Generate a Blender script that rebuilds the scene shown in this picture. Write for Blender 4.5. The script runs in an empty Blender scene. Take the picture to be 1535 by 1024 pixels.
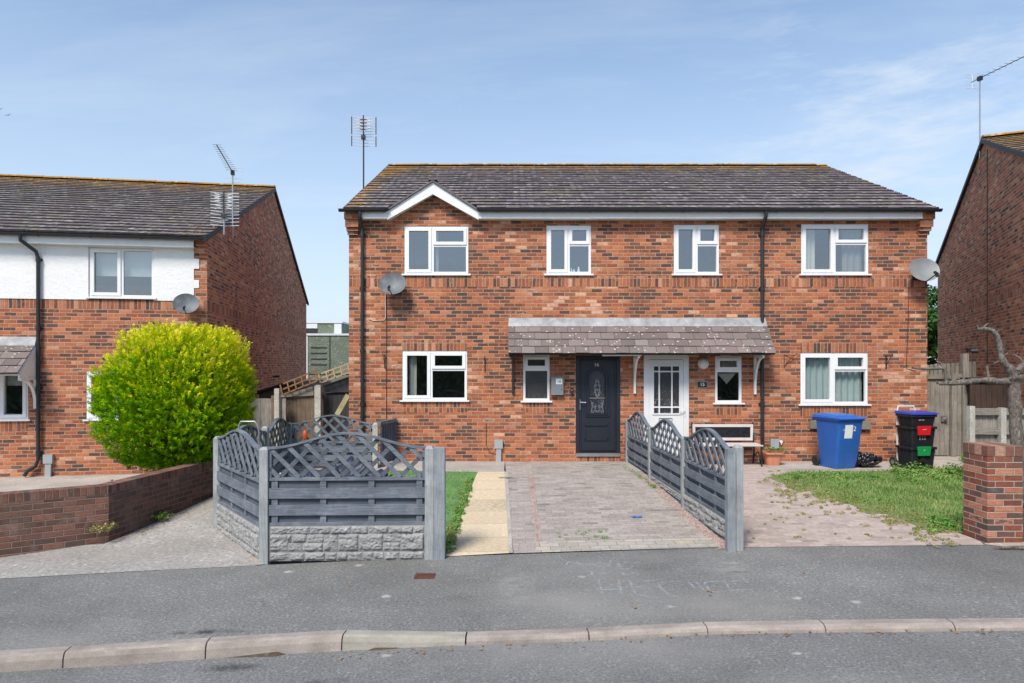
import bpy, bmesh, math, random
import numpy as np
from mathutils import Vector, Matrix, Quaternion, noise as mnoise
R = math.radians
rng = np.random.default_rng(7)
random.seed(7)
S = bpy.context.scene

# ------------------------------------------------------------------ camera, world, sun, exposure
CX, HY, F, CZ = 767.5, 546.0, 1000.0, 2.03      # optical centre, horizon row and focal length of the 1535 px photo
cam_d = bpy.data.cameras.new('camera'); cam = bpy.data.objects.new('camera', cam_d)
S.collection.objects.link(cam); S.camera = cam
cam.location = (0, 0, CZ); cam.rotation_euler = (R(90), 0, 0)
cam_d.sensor_fit = 'HORIZONTAL'; cam_d.sensor_width = 36; cam_d.lens = 36 * F / 1535
cam_d.shift_y = (HY - 512) / 1535
cam_d.clip_start = .05; cam_d.clip_end = 2000

SUN_EL, SUN_AZ = 50, 205        # azimuth the sun stands at, clockwise from +Y (behind the camera, a little left)
w = bpy.data.worlds.new('World'); S.world = w; w.use_nodes = True
nt = w.node_tree; nt.nodes.clear()
def N(nt, t, **k):
    n = nt.nodes.new(t)
    for a, v in k.items():
        if a.startswith('i_'): n.inputs[a[2:].replace('_', ' ')].default_value = v
        else: setattr(n, a, v)
    return n
def L(nt, a, b): nt.links.new(a, b)
sky = N(nt, 'ShaderNodeTexSky', sky_type='NISHITA', sun_disc=False)
sky.sun_elevation = R(SUN_EL); sky.sun_rotation = R(SUN_AZ)
sky.air_density = 1.0; sky.dust_density = .8; sky.ozone_density = 1.0; sky.altitude = 50
tc = N(nt, 'ShaderNodeTexCoord'); sx = N(nt, 'ShaderNodeSeparateXYZ'); L(nt, tc.outputs['Generated'], sx.inputs[0])
zz = N(nt, 'ShaderNodeMath', operation='ADD'); zz.inputs[1].default_value = .18; L(nt, sx.outputs['Z'], zz.inputs[0])
zz2 = N(nt, 'ShaderNodeMath', operation='MAXIMUM'); zz2.inputs[1].default_value = .1; L(nt, zz.outputs[0], zz2.inputs[0])
dv = N(nt, 'ShaderNodeVectorMath', operation='DIVIDE'); L(nt, tc.outputs['Generated'], dv.inputs[0]); L(nt, zz2.outputs[0], dv.inputs[1])
mp = N(nt, 'ShaderNodeMapping'); mp.inputs['Rotation'].default_value = (0, 0, R(33)); mp.inputs['Scale'].default_value = (.55, 1.7, 1)
L(nt, dv.outputs[0], mp.inputs[0])
cn = N(nt, 'ShaderNodeTexNoise'); cn.inputs['Scale'].default_value = 1.35; cn.inputs['Detail'].default_value = 9; cn.inputs['Roughness'].default_value = .62; cn.inputs['Distortion'].default_value = .35
L(nt, mp.outputs[0], cn.inputs['Vector'])
cr = N(nt, 'ShaderNodeMapRange'); cr.inputs[1].default_value = .46; cr.inputs[2].default_value = .80; cr.inputs[3].default_value = .02; cr.inputs[4].default_value = .32
L(nt, cn.outputs[0], cr.inputs[0])
hz = N(nt, 'ShaderNodeMapRange'); hz.inputs[1].default_value = 0; hz.inputs[2].default_value = .57; hz.inputs[3].default_value = .84; hz.inputs[4].default_value = 0
L(nt, sx.outputs['Z'], hz.inputs[0])
ad = N(nt, 'ShaderNodeMath', operation='ADD', use_clamp=True); L(nt, cr.outputs[0], ad.inputs[0]); L(nt, hz.outputs[0], ad.inputs[1])
dt = N(nt, 'ShaderNodeVectorMath', operation='DOT_PRODUCT'); dt.inputs[1].default_value = Vector((.56, 1, .31)).normalized(); L(nt, tc.outputs['Generated'], dt.inputs[0])
dm = N(nt, 'ShaderNodeMapRange', interpolation_type='SMOOTHSTEP'); dm.inputs[1].default_value = .955; dm.inputs[2].default_value = .998; L(nt, dt.outputs['Value'], dm.inputs[0])
m2 = N(nt, 'ShaderNodeMapping'); m2.inputs['Rotation'].default_value = (0, R(28), R(10)); m2.inputs['Scale'].default_value = (3, 3, 13); L(nt, tc.outputs['Generated'], m2.inputs[0])
n2 = N(nt, 'ShaderNodeTexNoise'); n2.inputs['Scale'].default_value = 1.6; n2.inputs['Detail'].default_value = 8; n2.inputs['Roughness'].default_value = .65; L(nt, m2.outputs[0], n2.inputs['Vector'])
r2_ = N(nt, 'ShaderNodeMapRange'); r2_.inputs[1].default_value = .50; r2_.inputs[2].default_value = .72; r2_.inputs[4].default_value = .5; L(nt, n2.outputs[0], r2_.inputs[0])
ws = N(nt, 'ShaderNodeMath', operation='MULTIPLY_ADD', use_clamp=True); L(nt, dm.outputs[0], ws.inputs[0]); L(nt, r2_.outputs[0], ws.inputs[1]); L(nt, ad.outputs[0], ws.inputs[2])
cm = N(nt, 'ShaderNodeMix', data_type='RGBA'); L(nt, ws.outputs[0], cm.inputs[0]); tn = N(nt, 'ShaderNodeMix', data_type='RGBA', blend_type='MULTIPLY'); tn.inputs[0].default_value = 1; tn.inputs[7].default_value = (.80, .93, 1.0, 1); L(nt, sky.outputs[0], tn.inputs[6]); L(nt, tn.outputs[2], cm.inputs[6]); cm.inputs[7].default_value = (3.7, 4.25, 4.95, 1)
bg = N(nt, 'ShaderNodeBackground'); bg.inputs[1].default_value = .12; L(nt, cm.outputs[2], bg.inputs[0])
wo = N(nt, 'ShaderNodeOutputWorld'); L(nt, bg.outputs[0], wo.inputs[0])

sd = bpy.data.lights.new('sun', 'SUN'); sd.energy = 2.7; sd.angle = R(17); sd.color = (1, .93, .83)
so = bpy.data.objects.new('sun', sd); S.collection.objects.link(so); so.location = (-10, -20, 25)
_d = Vector((math.sin(R(SUN_AZ)) * math.cos(R(SUN_EL)), math.cos(R(SUN_AZ)) * math.cos(R(SUN_EL)), math.sin(R(SUN_EL))))
so.rotation_euler = _d.to_track_quat('Z', 'Y').to_euler()
S.view_settings.view_transform = 'Standard'; S.view_settings.look = 'None'; S.view_settings.gamma = 1
S.view_settings.exposure = .72
S.cycles.use_denoising = True; S.cycles.max_bounces = 6; S.cycles.transparent_max_bounces = 12
S.cycles.sample_clamp_indirect = 4

# ------------------------------------------------------------------ terrain
def sstep(t): t = min(1, max(0, t)); return t * t * (3 - 2 * t)
def foot(x, y): x = max(-12, min(12, x)); return -.235 + .02 * x + .02 * (y - 8)
KB = [(-30, 4.2), (-9, 5.15)]
def ray_plane(px, py, fn):
    dx, dz = (px - CX) / F, (HY - py) / F
    y = 6.0
    for _ in range(60): y = .5 * y + .5 * (fn(dx * y, y) - CZ) / dz
    return dx * y, y
for px, py in ((0, 976), (115, 969), (320, 956), (510, 945), (698, 948), (882, 942), (1057, 933), (1232, 930), (1422, 928), (1535, 927)):
    KB.append(ray_plane(px, py, foot))
KB += [(9, 5.95), (30, 5.9)]
KBX = [p[0] for p in KB]; KBY = [p[1] for p in KB]
def kerb_y(x): return float(np.interp(x, KBX, KBY))
def kerb_up(x): return float(np.interp(x, [-1.5, -.4], [.125, .055]))
def road_z(x, y): ky = kerb_y(x); return foot(x, ky) - kerb_up(x) + min(.06, .012 * max(0, ky - y))
def house_z(x): return float(np.interp(x, [-6.2, -4.2, 20, 21], [-.24, 0, 0, 0]))
def h(x, y):
    if y <= 8: return foot(x, y)
    t = sstep((y - 8) / 5.0)
    return foot(x, 8) * (1 - t) + house_z(x) * t
def gp(px, py): return ray_plane(px, py, h)

# ------------------------------------------------------------------ mesh builder
COL = S.collection
class MB:
    def __init__(s): s.v = []; s.f = []; s.uv = []; s.mi = []; s.at = []
    def face(s, pts, uv=None, mi=0, at=0.0):
        b = len(s.v); s.v += [tuple(p) for p in pts]; s.f.append(tuple(range(b, b + len(pts)))); s.uv.append(uv); s.mi.append(mi); s.at.append(at)
    def hexa(s, p, mi=0, at=0.0):       # 8 corners: bottom 0-3 (ccw from above), top 4-7
        for q in ((0, 3, 2, 1), (4, 5, 6, 7), (0, 1, 5, 4), (1, 2, 6, 5), (2, 3, 7, 6), (3, 0, 4, 7)):
            s.face([p[i] for i in q], mi=mi, at=at)
    def box(s, x0, x1, y0, y1, z0, z1, mi=0, at=0.0):
        s.hexa([(x0, y0, z0), (x1, y0, z0), (x1, y1, z0), (x0, y1, z0), (x0, y0, z1), (x1, y0, z1), (x1, y1, z1), (x0, y1, z1)], mi, at)
    def bar(s, a, b, w, t, up=(0, 0, 1), mi=0, at=0.0):     # box along a-b, width w along (up x dir), thickness t along the third axis
        a, b = Vector(a), Vector(b); d = (b - a).normalized(); u = Vector(up)
        if abs(d.dot(u)) > .99: u = Vector((0, 1, 0))
        sd_ = d.cross(u).normalized(); u2 = sd_.cross(d).normalized()
        q = []
        for e in (-1, 1):
            for (i, c) in ((-1, a), (1, a), (1, b), (-1, b)): q.append(c + sd_ * (w / 2 * i) + u2 * (t / 2 * e))
        s.hexa([q[0], q[1], q[2], q[3], q[4], q[5], q[6], q[7]], mi, at)
    def tube(s, pts, r, n=8, caps=True, mi=0, bump=0.0, at=0.0):
        pts = [Vector(p) for p in pts]; rs = r if isinstance(r, (list, tuple)) else [r] * len(pts); rings = []
        d0 = (pts[1] - pts[0]).normalized(); u = Vector((0, 0, 1)) if abs(d0.z) < .9 else Vector((1, 0, 0))
        u = (u - d0 * u.dot(d0)).normalized()
        for i, p in enumerate(pts):
            d = (pts[min(i + 1, len(pts) - 1)] - pts[max(i - 1, 0)]).normalized()
            u = (u - d * u.dot(d)).normalized(); vv = d.cross(u)
            rings.append([p + (u * math.cos(2 * math.pi * k / n) + vv * math.sin(2 * math.pi * k / n)) * rs[i] * (1 + bump * random.uniform(-1, 1)) for k in range(n)])
        base = len(s.v); s.v += [tuple(q) for rg in rings for q in rg]
        for i in range(len(pts) - 1):
            for k in range(n):
                a = base + i * n + k; b = base + i * n + (k + 1) % n
                s.f.append((a, b, b + n, a + n)); s.uv.append(None); s.mi.append(mi); s.at.append(at)
        if caps:
            s.f.append(tuple(base + k for k in range(n - 1, -1, -1))); s.uv.append(None); s.mi.append(mi); s.at.append(at)
            e = base + (len(pts) - 1) * n
            s.f.append(tuple(e + k for k in range(n))); s.uv.append(None); s.mi.append(mi); s.at.append(at)
    def lathe(s, prof, c=(0, 0, 0), n=24, mi=0, sq=None):    # profile (r, z)
        rings = []
        for r_, z_ in prof:
            ring = []
            for k in range(n):
                a = 2 * math.pi * k / n; ca, sa = math.cos(a), math.sin(a)
                if sq: m = (abs(ca) ** sq + abs(sa) ** sq) ** (-1 / sq)
                else: m = 1
                ring.append((c[0] + r_ * ca * m, c[1] + r_ * sa * m, c[2] + z_))
            rings.append(ring)
        b = len(s.v); s.v += [q for rg in rings for q in rg]
        for i in range(len(prof) - 1):
            for k in range(n):
                a = b + i * n + k; e = b + i * n + (k + 1) % n
                s.f.append((a, e, e + n, a + n)); s.uv.append(None); s.mi.append(mi); s.at.append(0.0)
    def prism(s, poly, y0, y1, mi=0, at=0.0):    # polygon in x,z extruded along y (ccw seen from -y)
        s.face([(x, y0, z) for x, z in poly], mi=mi, at=at); s.face([(x, y1, z) for x, z in reversed(poly)], mi=mi, at=at)
        n = len(poly)
        for i in range(n):
            a, b = poly[i], poly[(i + 1) % n]
            s.face([(a[0], y0, a[1]), (a[0], y1, a[1]), (b[0], y1, b[1]), (b[0], y0, b[1])], mi=mi, at=at)
    def prismx(s, poly, x0, x1, mi=0):   # polygon in y,z extruded along x
        s.face([(x1, y, z) for y, z in poly], mi=mi); s.face([(x0, y, z) for y, z in reversed(poly)], mi=mi)
        n = len(poly)
        for i in range(n):
            a, b = poly[i], poly[(i + 1) % n]
            s.face([(x0, a[0], a[1]), (x0, b[0], b[1]), (x1, b[0], b[1]), (x1, a[0], a[1])], mi=mi)
    def build(s, name, mat, parent=None, bevel=0, smooth=False, loc=None, rot=None, recalc=True):
        me = bpy.data.meshes.new(name); me.from_pydata(s.v, [], s.f)
        mats = mat if isinstance(mat, (list, tuple)) else [mat]
        for m in mats: me.materials.append(m)
        me.polygons.foreach_set('material_index', s.mi)
        if any(s.at):
            a = me.attributes.new('rnd', 'FLOAT', 'FACE'); a.data.foreach_set('value', s.at)
        uvl = me.uv_layers.new(name='UVMap'); co = s.v; out = np.zeros((len(me.loops), 2), np.float32)
        for p in me.polygons:
            u = s.uv[p.index]; nx, ny, nz = abs(p.normal.x), abs(p.normal.y), abs(p.normal.z)
            for j, li in enumerate(p.loop_indices):
                if u is not None: out[li] = u[j]
                else:
                    c = co[me.loops[li].vertex_index]
                    out[li] = (c[0], c[1]) if nz > .75 else ((c[0], c[2]) if ny >= nx else (c[1], c[2]))
        uvl.data.foreach_set('uv', out.ravel())
        if recalc and len(s.f) < 60000:
            bm = bmesh.new(); bm.from_mesh(me); bmesh.ops.recalc_face_normals(bm, faces=bm.faces); bm.to_mesh(me); bm.free()
        if smooth:
            me.polygons.foreach_set('use_smooth', [True] * len(me.polygons))
            if smooth != 'all': me.set_sharp_from_angle(angle=R(40))
        o = bpy.data.objects.new(name, me); COL.objects.link(o)
        if parent: o.parent = parent
        if loc: o.location = loc
        if rot: o.rotation_euler = rot
        if bevel:
            b = o.modifiers.new('bevel', 'BEVEL'); b.width = bevel; b.segments = 2; b.limit_method = 'ANGLE'; b.angle_limit = R(50)
        return o
def tag(o, label=None, cat=None, group=None, kind=None):
    if label: o['label'] = label
    if cat: o['category'] = cat
    if group: o['group'] = group
    if kind: o['kind'] = kind
    return o
def root(name, loc, rz, label, cat, group=None):
    o = bpy.data.objects.new(name, None); COL.objects.link(o); o.location = loc; o.rotation_euler = (0, 0, rz); o.empty_display_size = .2
    return tag(o, label, cat, group)
def copy_tree(o, parent=None):
    c = o.copy(); COL.objects.link(c)
    if parent: c.parent = parent
    for ch in list(o.children): copy_tree(ch, c)
    return c

# ------------------------------------------------------------------ materials
M = {}
def newmat(name):
    m = bpy.data.materials.new(name); m.use_nodes = True; t = m.node_tree; M[name] = m
    return m, t, t.nodes['Principled BSDF']
def ramp(t, stops, interp='LINEAR'):
    r = N(t, 'ShaderNodeValToRGB'); r.color_ramp.interpolation = interp; e = r.color_ramp.elements
    while len(e) < len(stops): e.new(.5)
    for i, (p, c) in enumerate(stops): e[i].position = p; e[i].color = (*c, 1) if len(c) == 3 else c
    return r
def mth(t, op, a, b=None, clamp=False):
    n = N(t, 'ShaderNodeMath', operation=op, use_clamp=clamp)
    for i, q in enumerate((a, b)):
        if q is None: continue
        if isinstance(q, (int, float)): n.inputs[i].default_value = q
        else: L(t, q, n.inputs[i])
    return n.outputs[0]
def mixc(t, fac, a, b, mode='MIX'):
    n = N(t, 'ShaderNodeMix', data_type='RGBA', blend_type=mode)
    for i, q in ((0, fac), (6, a), (7, b)):
        if isinstance(q, tuple): n.inputs[i].default_value = (*q, 1) if len(q) == 3 else q
        elif isinstance(q, (int, float)): n.inputs[i].default_value = q
        else: L(t, q, n.inputs[i])
    return n.outputs[2]
def noise_(t, vec, scale, det=4, rough=.55, dist=0):
    n = N(t, 'ShaderNodeTexNoise'); n.inputs['Scale'].default_value = scale; n.inputs['Detail'].default_value = det; n.inputs['Roughness'].default_value = rough; n.inputs['Distortion'].default_value = dist
    if vec is not None: L(t, vec, n.inputs['Vector'])
    return n.outputs[0]
def mrange(t, v, a, b, c=0, d=1, smooth=False):
    n = N(t, 'ShaderNodeMapRange'); 
    if smooth: n.interpolation_type = 'SMOOTHSTEP'
    L(t, v, n.inputs[0])
    for i, q in enumerate((a, b, c, d)): n.inputs[i + 1].default_value = q
    return n.outputs[0]
def bump(t, hgt, bsdf, dist=.01, strength=1.0):
    b = N(t, 'ShaderNodeBump'); b.inputs['Distance'].default_value = dist; b.inputs['Strength'].default_value = strength
    L(t, hgt, b.inputs['Height']); L(t, b.outputs[0], bsdf.inputs['Normal'])
def uvn(t): return N(t, 'ShaderNodeUVMap', uv_map='UVMap').outputs[0]
def objc(t): return N(t, 'ShaderNodeTexCoord').outputs['Object']
def mapv(t, v, sc=(1, 1, 1), loc=(0, 0, 0)):
    n = N(t, 'ShaderNodeMapping'); n.inputs['Scale'].default_value = sc; n.inputs['Location'].default_value = loc; L(t, v, n.inputs[0]); return n.outputs[0]

def plain(name, col, rough=.5, metal=0, var=.12, vs=6, bmp=0, bs=60, coat=0, dirt=None, dirtamt=.4):
    m, t, b = newmat(name); oc = objc(t)
    n = noise_(t, oc, vs, 5)
    c = mixc(t, mrange(t, n, .3, .7), tuple(x * (1 - var) for x in col), tuple(min(1, x * (1 + var)) for x in col))
    if dirt:
        n2 = noise_(t, oc, vs * 1.7, 8, .7); c = mixc(t, mrange(t, n2, .5, .8, 0, dirtamt), c, dirt)
    L(t, c, b.inputs['Base Color']); b.inputs['Roughness'].default_value = rough; b.inputs['Metallic'].default_value = metal; b.inputs['Coat Weight'].default_value = coat
    if bmp: bump(t, noise_(t, oc, bs, 4), b, bmp)
    return m

def brick(name, stops, mortar, bw=.225, bh=.075, joint=.010, dark=.12, darkcol=(.075, .055, .048), soldier=False, rough=.9, weather=None, off=.5, bd=.006, patch=.5, mortvar=.2, seed=0.0, efflor=0.0, blotch=False):
    m, t, b = newmat(name); uv = uvn(t)
    s = N(t, 'ShaderNodeSeparateXYZ'); L(t, uv, s.inputs[0]); u, v = s.outputs[0], s.outputs[1]
    if soldier: bw, bh = .075, .225
    # slightly wandering courses
    wob = noise_(t, mapv(t, uv, (3, 3, 1)), 1.5, 2); v2 = mth(t, 'ADD', v, mth(t, 'MULTIPLY', mth(t, 'SUBTRACT', wob, .5), .006))
    rv = mth(t, 'DIVIDE', v2, bh); row = mth(t, 'FLOOR', rv)
    o_ = mth(t, 'MULTIPLY', mth(t, 'FLOORED_MODULO', row, 2), off) if not soldier else 0.0
    jw = N(t, 'ShaderNodeTexWhiteNoise', noise_dimensions='1D'); L(t, row, jw.inputs['W'])
    cu = mth(t, 'ADD', mth(t, 'ADD', mth(t, 'DIVIDE', u, bw), o_), mth(t, 'MULTIPLY', jw.outputs[0], .16 if not soldier else 0))
    col = mth(t, 'FLOOR', cu)
    fu = mth(t, 'MULTIPLY', mth(t, 'FRACT', cu), bw); fv = mth(t, 'MULTIPLY', mth(t, 'FRACT', rv), bh)
    e = mth(t, 'MINIMUM', mth(t, 'MINIMUM', fu, mth(t, 'SUBTRACT', bw, fu)), mth(t, 'MINIMUM', fv, mth(t, 'SUBTRACT', bh, fv)))
    en = mth(t, 'ADD', e, mth(t, 'MULTIPLY', mth(t, 'SUBTRACT', noise_(t, uv, 70, 3), .5), .006))
    mask = mrange(t, en, joint / 2 - .002, joint / 2 + .003, 0, 1, True)
    cid = N(t, 'ShaderNodeCombineXYZ'); L(t, col, cid.inputs[0]); L(t, row, cid.inputs[1]); cid.inputs[2].default_value = seed
    w1 = N(t, 'ShaderNodeTexWhiteNoise', noise_dimensions='3D'); L(t, cid.outputs[0], w1.inputs['Vector'])
    sc = N(t, 'ShaderNodeSeparateColor'); L(t, w1.outputs['Color'], sc.inputs[0]); r1, r2, r3 = sc.outputs
    big = noise_(t, mapv(t, uv, (1, 1, 1), (seed * 3, 0, 0)), .45, 3, .6)
    bigc = mrange(t, big, .3, .7, -1, 1)
    rr = mth(t, 'ADD', r1, mth(t, 'MULTIPLY', bigc, .16 * patch), True)
    c = ramp(t, stops); L(t, rr, c.inputs[0]); c = c.outputs[0]
    grain = noise_(t, mapv(t, uv, (1, 1.6, 1)), 55, 5, .65)
    c = mixc(t, 1.0, c, mixc(t, grain, (.66, .66, .66), (1.34, 1.34, 1.34)), 'MULTIPLY')
    streak = noise_(t, mapv(t, uv, (10, 42, 1) if not soldier else (42, 10, 1), (seed, 2 * seed, 0)), 1.5, 4, .65); c = mixc(t, 1.0, c, mixc(t, mrange(t, streak, .3, .7), (.66, .62, .60), (1.28, 1.3, 1.3)), 'MULTIPLY')
    blo = noise_(t, mapv(t, uv, (1, 1.8, 1), (seed, 7, 0)), 16, 3, .6); 
    if blotch: c = mixc(t, mrange(t, blo, .42, .68, 0, .5), c, mixc(t, r3, (.22, .078, .048), (.58, .26, .13)))
    # smoke-dragged bricks: a dark blotch over much of the face
    smin = mth(t, 'SUBTRACT', 1 - dark, mth(t, 'MULTIPLY', bigc, -.10 * patch))
    isd = mrange(t, mth(t, 'SUBTRACT', r2, smin), -.13, .10)
    sm = noise_(t, mapv(t, uv, (7, 30, 1) if not soldier else (30, 7, 1), (seed, seed, 0)), 1.6, 5, .65); edge = mrange(t, e, .004, .022)
    sdist = mth(t, 'MULTIPLY', isd, mrange(t, mth(t, 'ADD', mth(t, 'ADD', sm, mth(t, 'MULTIPLY', r3, .22)), mth(t, 'MULTIPLY', edge, .16)), .56, .72, 0, .93))
    c = mixc(t, sdist, c, darkcol)
    if efflor:
        ef = mrange(t, noise_(t, uv, 2.2, 8, .7), .55, .78, 0, efflor); c = mixc(t, ef, c, (.42, .40, .37))
    mc = mixc(t, noise_(t, uv, 5, 5), tuple(x * (1 - mortvar) for x in mortar), tuple(x * (1 + mortvar) for x in mortar))
    c = mixc(t, mask, mc, c)
    if weather:
        wn = noise_(t, mapv(t, uv, (1, .7, 1)), 1.4, 8, .7); c = mixc(t, mrange(t, wn, .45, .75, 0, weather[1]), c, weather[0])
    L(t, c, b.inputs['Base Color']); b.inputs['Roughness'].default_value = rough; b.inputs['Specular IOR Level'].default_value = .25
    hh = mth(t, 'ADD', mth(t, 'ADD', mask, mth(t, 'MULTIPLY', grain, .35)), mth(t, 'MULTIPLY', r3, .25))
    bump(t, hh, b, bd)
    return m
MAIN = [(0, (.17, .062, .040)), (.1, (.33, .096, .046)), (.22, (.25, .088, .052)), (.36, (.48, .150, .062)), (.5, (.37, .115, .058)), (.64, (.54, .185, .078)), (.76, (.42, .155, .088)), (.9, (.57, .24, .13)), (1, (.70, .40, .27))]
brick('brick_main', MAIN, (.50, .33, .235), dark=.28, patch=1.9, blotch=True, weather=((.17, .085, .055), .35))
brick('brick_main_soldier', [(p, tuple(x * .88 for x in c)) for p, c in MAIN], (.48, .32, .23), soldier=True, dark=.2, blotch=True)
brick('brick_left', MAIN, (.50, .35, .26), dark=.2, seed=4, patch=1.2, blotch=True, weather=((.17, .085, .055), .3))
brick('brick_left_soldier', [(p, tuple(x * .9 for x in c)) for p, c in MAIN], (.45, .33, .26), soldier=True, dark=.15, seed=4, blotch=True)
SIDE = [(0, (.34, .12, .062)), (.3, (.52, .165, .08)), (.6, (.63, .225, .105)), (.85, (.66, .28, .14)), (1, (.74, .42, .25))]
brick('brick_side', SIDE, (.56, .43, .33), dark=.13, seed=2, blotch=True)
brick('brick_side_soldier', [(p, tuple(x * .9 for x in c)) for p, c in SIDE], (.42, .30, .24), soldier=True, seed=2, blotch=True)
brick('brick_low', [(0, (.11, .055, .042)), (.4, (.16, .078, .056)), (.7, (.20, .093, .066)), (1, (.25, .118, .085))], (.25, .20, .165), dark=.14, darkcol=(.085, .058, .048), weather=((.13, .10, .083), .8), seed=6, efflor=.55, bd=.010)
brick('brick_low_coping', [(0, (.12, .055, .042)), (.5, (.19, .082, .058)), (1, (.25, .12, .085))], (.20, .16, .13), soldier=True, dark=.15, weather=((.14, .105, .09), .55), seed=9, efflor=.45)
brick('brick_pillar', [(0, (.16, .06, .04)), (.3, (.26, .085, .05)), (.6, (.34, .115, .065)), (.85, (.44, .19, .12)), (1, (.50, .25, .17))], (.42, .34, .28), dark=.2, darkcol=(.09, .07, .065), seed=11, efflor=.4)
brick('brick_pillar_coping', [(0, (.17, .08, .06)), (.5, (.32, .15, .10)), (1, (.42, .24, .17))], (.36, .29, .24), bw=.112, bh=.4, off=0, dark=.12, seed=12, efflor=.35)
# paving
brick('block_paving', [(0, (.30, .265, .24)), (.35, (.345, .305, .28)), (.7, (.38, .335, .308)), (1, (.42, .375, .34))], (.25, .22, .195), bw=.2, bh=.1, joint=.006, dark=.05, darkcol=(.14, .13, .13), weather=((.44, .395, .365), .6), bd=.003, seed=20, efflor=.35)
brick('block_paving_red', [(0, (.36, .24, .21)), (.6, (.41, .29, .255)), (1, (.40, .33, .30))], (.24, .21, .18), bw=.1, bh=.2, joint=.006, dark=.05, weather=((.42, .36, .34), .5), bd=.003, seed=21)
brick('block_setts', [(0, (.36, .34, .31)), (.6, (.46, .42, .36)), (1, (.52, .44, .33))], (.22, .20, .175), bw=.24, bh=.155, joint=.008, dark=.05, darkcol=(.2, .19, .18), weather=((.42, .39, .37), .5), bd=.003, seed=22)
brick('pink_paving', [(0, (.37, .30, .265)), (.5, (.43, .352, .315)), (1, (.49, .405, .365))], (.34, .275, .24), bw=.2, bh=.1, joint=.005, dark=.03, darkcol=(.2, .16, .15), weather=((.46, .385, .34), .6), bd=.002, seed=23)
brick('flagstone_cream', [(0, (.58, .475, .33)), (.5, (.63, .52, .365)), (1, (.67, .565, .41))], (.36, .28, .19), bw=300.0, bh=.62, joint=.012, dark=0, weather=((.52, .42, .30), .65), bd=.003, seed=24, off=0)

def speckle(name, base, lo, hi, sc=220, big=1.2, stain=None, stamt=.5, bd=.004, rough=.92, spots=None, fleck=.5, bigamp=.24):
    m, t, b = newmat(name); uv = uvn(t)
    a = noise_(t, uv, sc, 5, .85); c = mixc(t, mrange(t, a, .38, .62), lo, hi)
    vo = N(t, 'ShaderNodeTexVoronoi'); vo.inputs['Scale'].default_value = sc * (1.3 if sc < 45 else .55); L(t, uv, vo.inputs['Vector'])
    sc_ = N(t, 'ShaderNodeSeparateColor'); L(t, vo.outputs['Color'], sc_.inputs[0])
    c = mixc(t, mrange(t, sc_.outputs[0], .2, 1, 0, .5), c, base)
    c = mixc(t, mrange(t, sc_.outputs[1], .9, .98, 0, fleck), c, tuple(min(1, x * 1.8) for x in base))
    g = noise_(t, uv, big, 7, .65); c = mixc(t, 1.0, c, mixc(t, mrange(t, g, .3, .7), tuple([1 - bigamp] * 3), tuple([1 + bigamp * .85] * 3)), 'MULTIPLY')
    if stain:
        g2 = noise_(t, mapv(t, uv, (.6, 1.1, 1), (3.3, 1.7, 0)), big * .8, 6, .6); c = mixc(t, mrange(t, g2, .52, .72, 0, stamt), c, stain)
    if spots:
        v2 = N(t, 'ShaderNodeTexVoronoi'); v2.inputs['Scale'].default_value = spots[1]; L(t, mapv(t, uv, (.8, 1, 1)), v2.inputs['Vector'])
        s2 = N(t, 'ShaderNodeSeparateColor'); L(t, v2.outputs['Color'], s2.inputs[0])
        near = mrange(t, mth(t, 'ADD', v2.outputs['Distance'], mth(t, 'MULTIPLY', noise_(t, uv, spots[1] * 6, 2), .3)), .22, .42, 1, 0)
        c = mixc(t, mth(t, 'MULTIPLY', near, mth(t, 'GREATER_THAN', s2.outputs[0], spots[2])), c, spots[0])
    L(t, c, b.inputs['Base Color']); b.inputs['Roughness'].default_value = rough; b.inputs['Specular IOR Level'].default_value = .3
    bump(t, mth(t, 'ADD', a, mth(t, 'MULTIPLY', sc_.outputs[0], .7)), b, bd)
    return m
speckle('asphalt_path', (.19, .186, .177), (.088, .087, .083), (.265, .261, .249), 38, .45, (.28, .27, .248), .75, bigamp=.30, spots=((.42, .40, .37), 5, .93))
speckle('asphalt_road', (.185, .182, .177), (.08, .08, .08), (.26, .256, .25), 42, .5, (.29, .278, .26), .65, bigamp=.28, spots=((.40, .38, .35), 6, .95))
speckle('kerb_pink', (.35, .302, .265), (.27, .232, .205), (.40, .345, .305), 90, 3.2, (.17, .145, .13), .75, bd=.002, fleck=.12)
speckle('kerb_grey', (.36, .33, .28), (.30, .28, .24), (.40, .37, .32), 130, 2.5, (.20, .19, .16), .6, bd=.002, fleck=.12)
speckle('concrete', (.42, .38, .34), (.36, .325, .29), (.44, .405, .36), 90, 1.1, (.27, .235, .21), .6, bd=.002)
speckle('concrete_post', (.45, .43, .38), (.36, .34, .30), (.50, .475, .425), 90, 3, (.2, .19, .165), .5, bd=.002)
speckle('concrete_buff', (.40, .345, .285), (.32, .275, .225), (.45, .39, .325), 80, 2, (.36, .27, .2), .5)
speckle('cobbles', (.37, .345, .32), (.21, .195, .18), (.49, .455, .42), 22, .9, (.41, .35, .29), .55, bd=.012, spots=((.52, .49, .46), 24, .86))
speckle('soil', (.10, .075, .055), (.05, .035, .025), (.13, .10, .075), 50, 2, bd=.01)
speckle('render_white', (.90, .895, .88), (.88, .875, .86), (.91, .905, .89), 45, 1.5, (.82, .81, .78), .2, bd=.012, fleck=0, bigamp=.03)
speckle('pebbledash', (.17, .20, .15), (.11, .135, .10), (.22, .25, .19), 12, .8, bd=.02, spots=((.40, .42, .36), 7, .6))
speckle('stone_grey', (.31, .308, .30), (.24, .238, .232), (.37, .366, .355), 70, 3, (.27, .265, .255), .5, bd=.006)
speckle('turf', (.15, .30, .085), (.07, .18, .045), (.22, .38, .14), 110, 2.2, (.22, .30, .12), .5, bd=.012)
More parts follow.
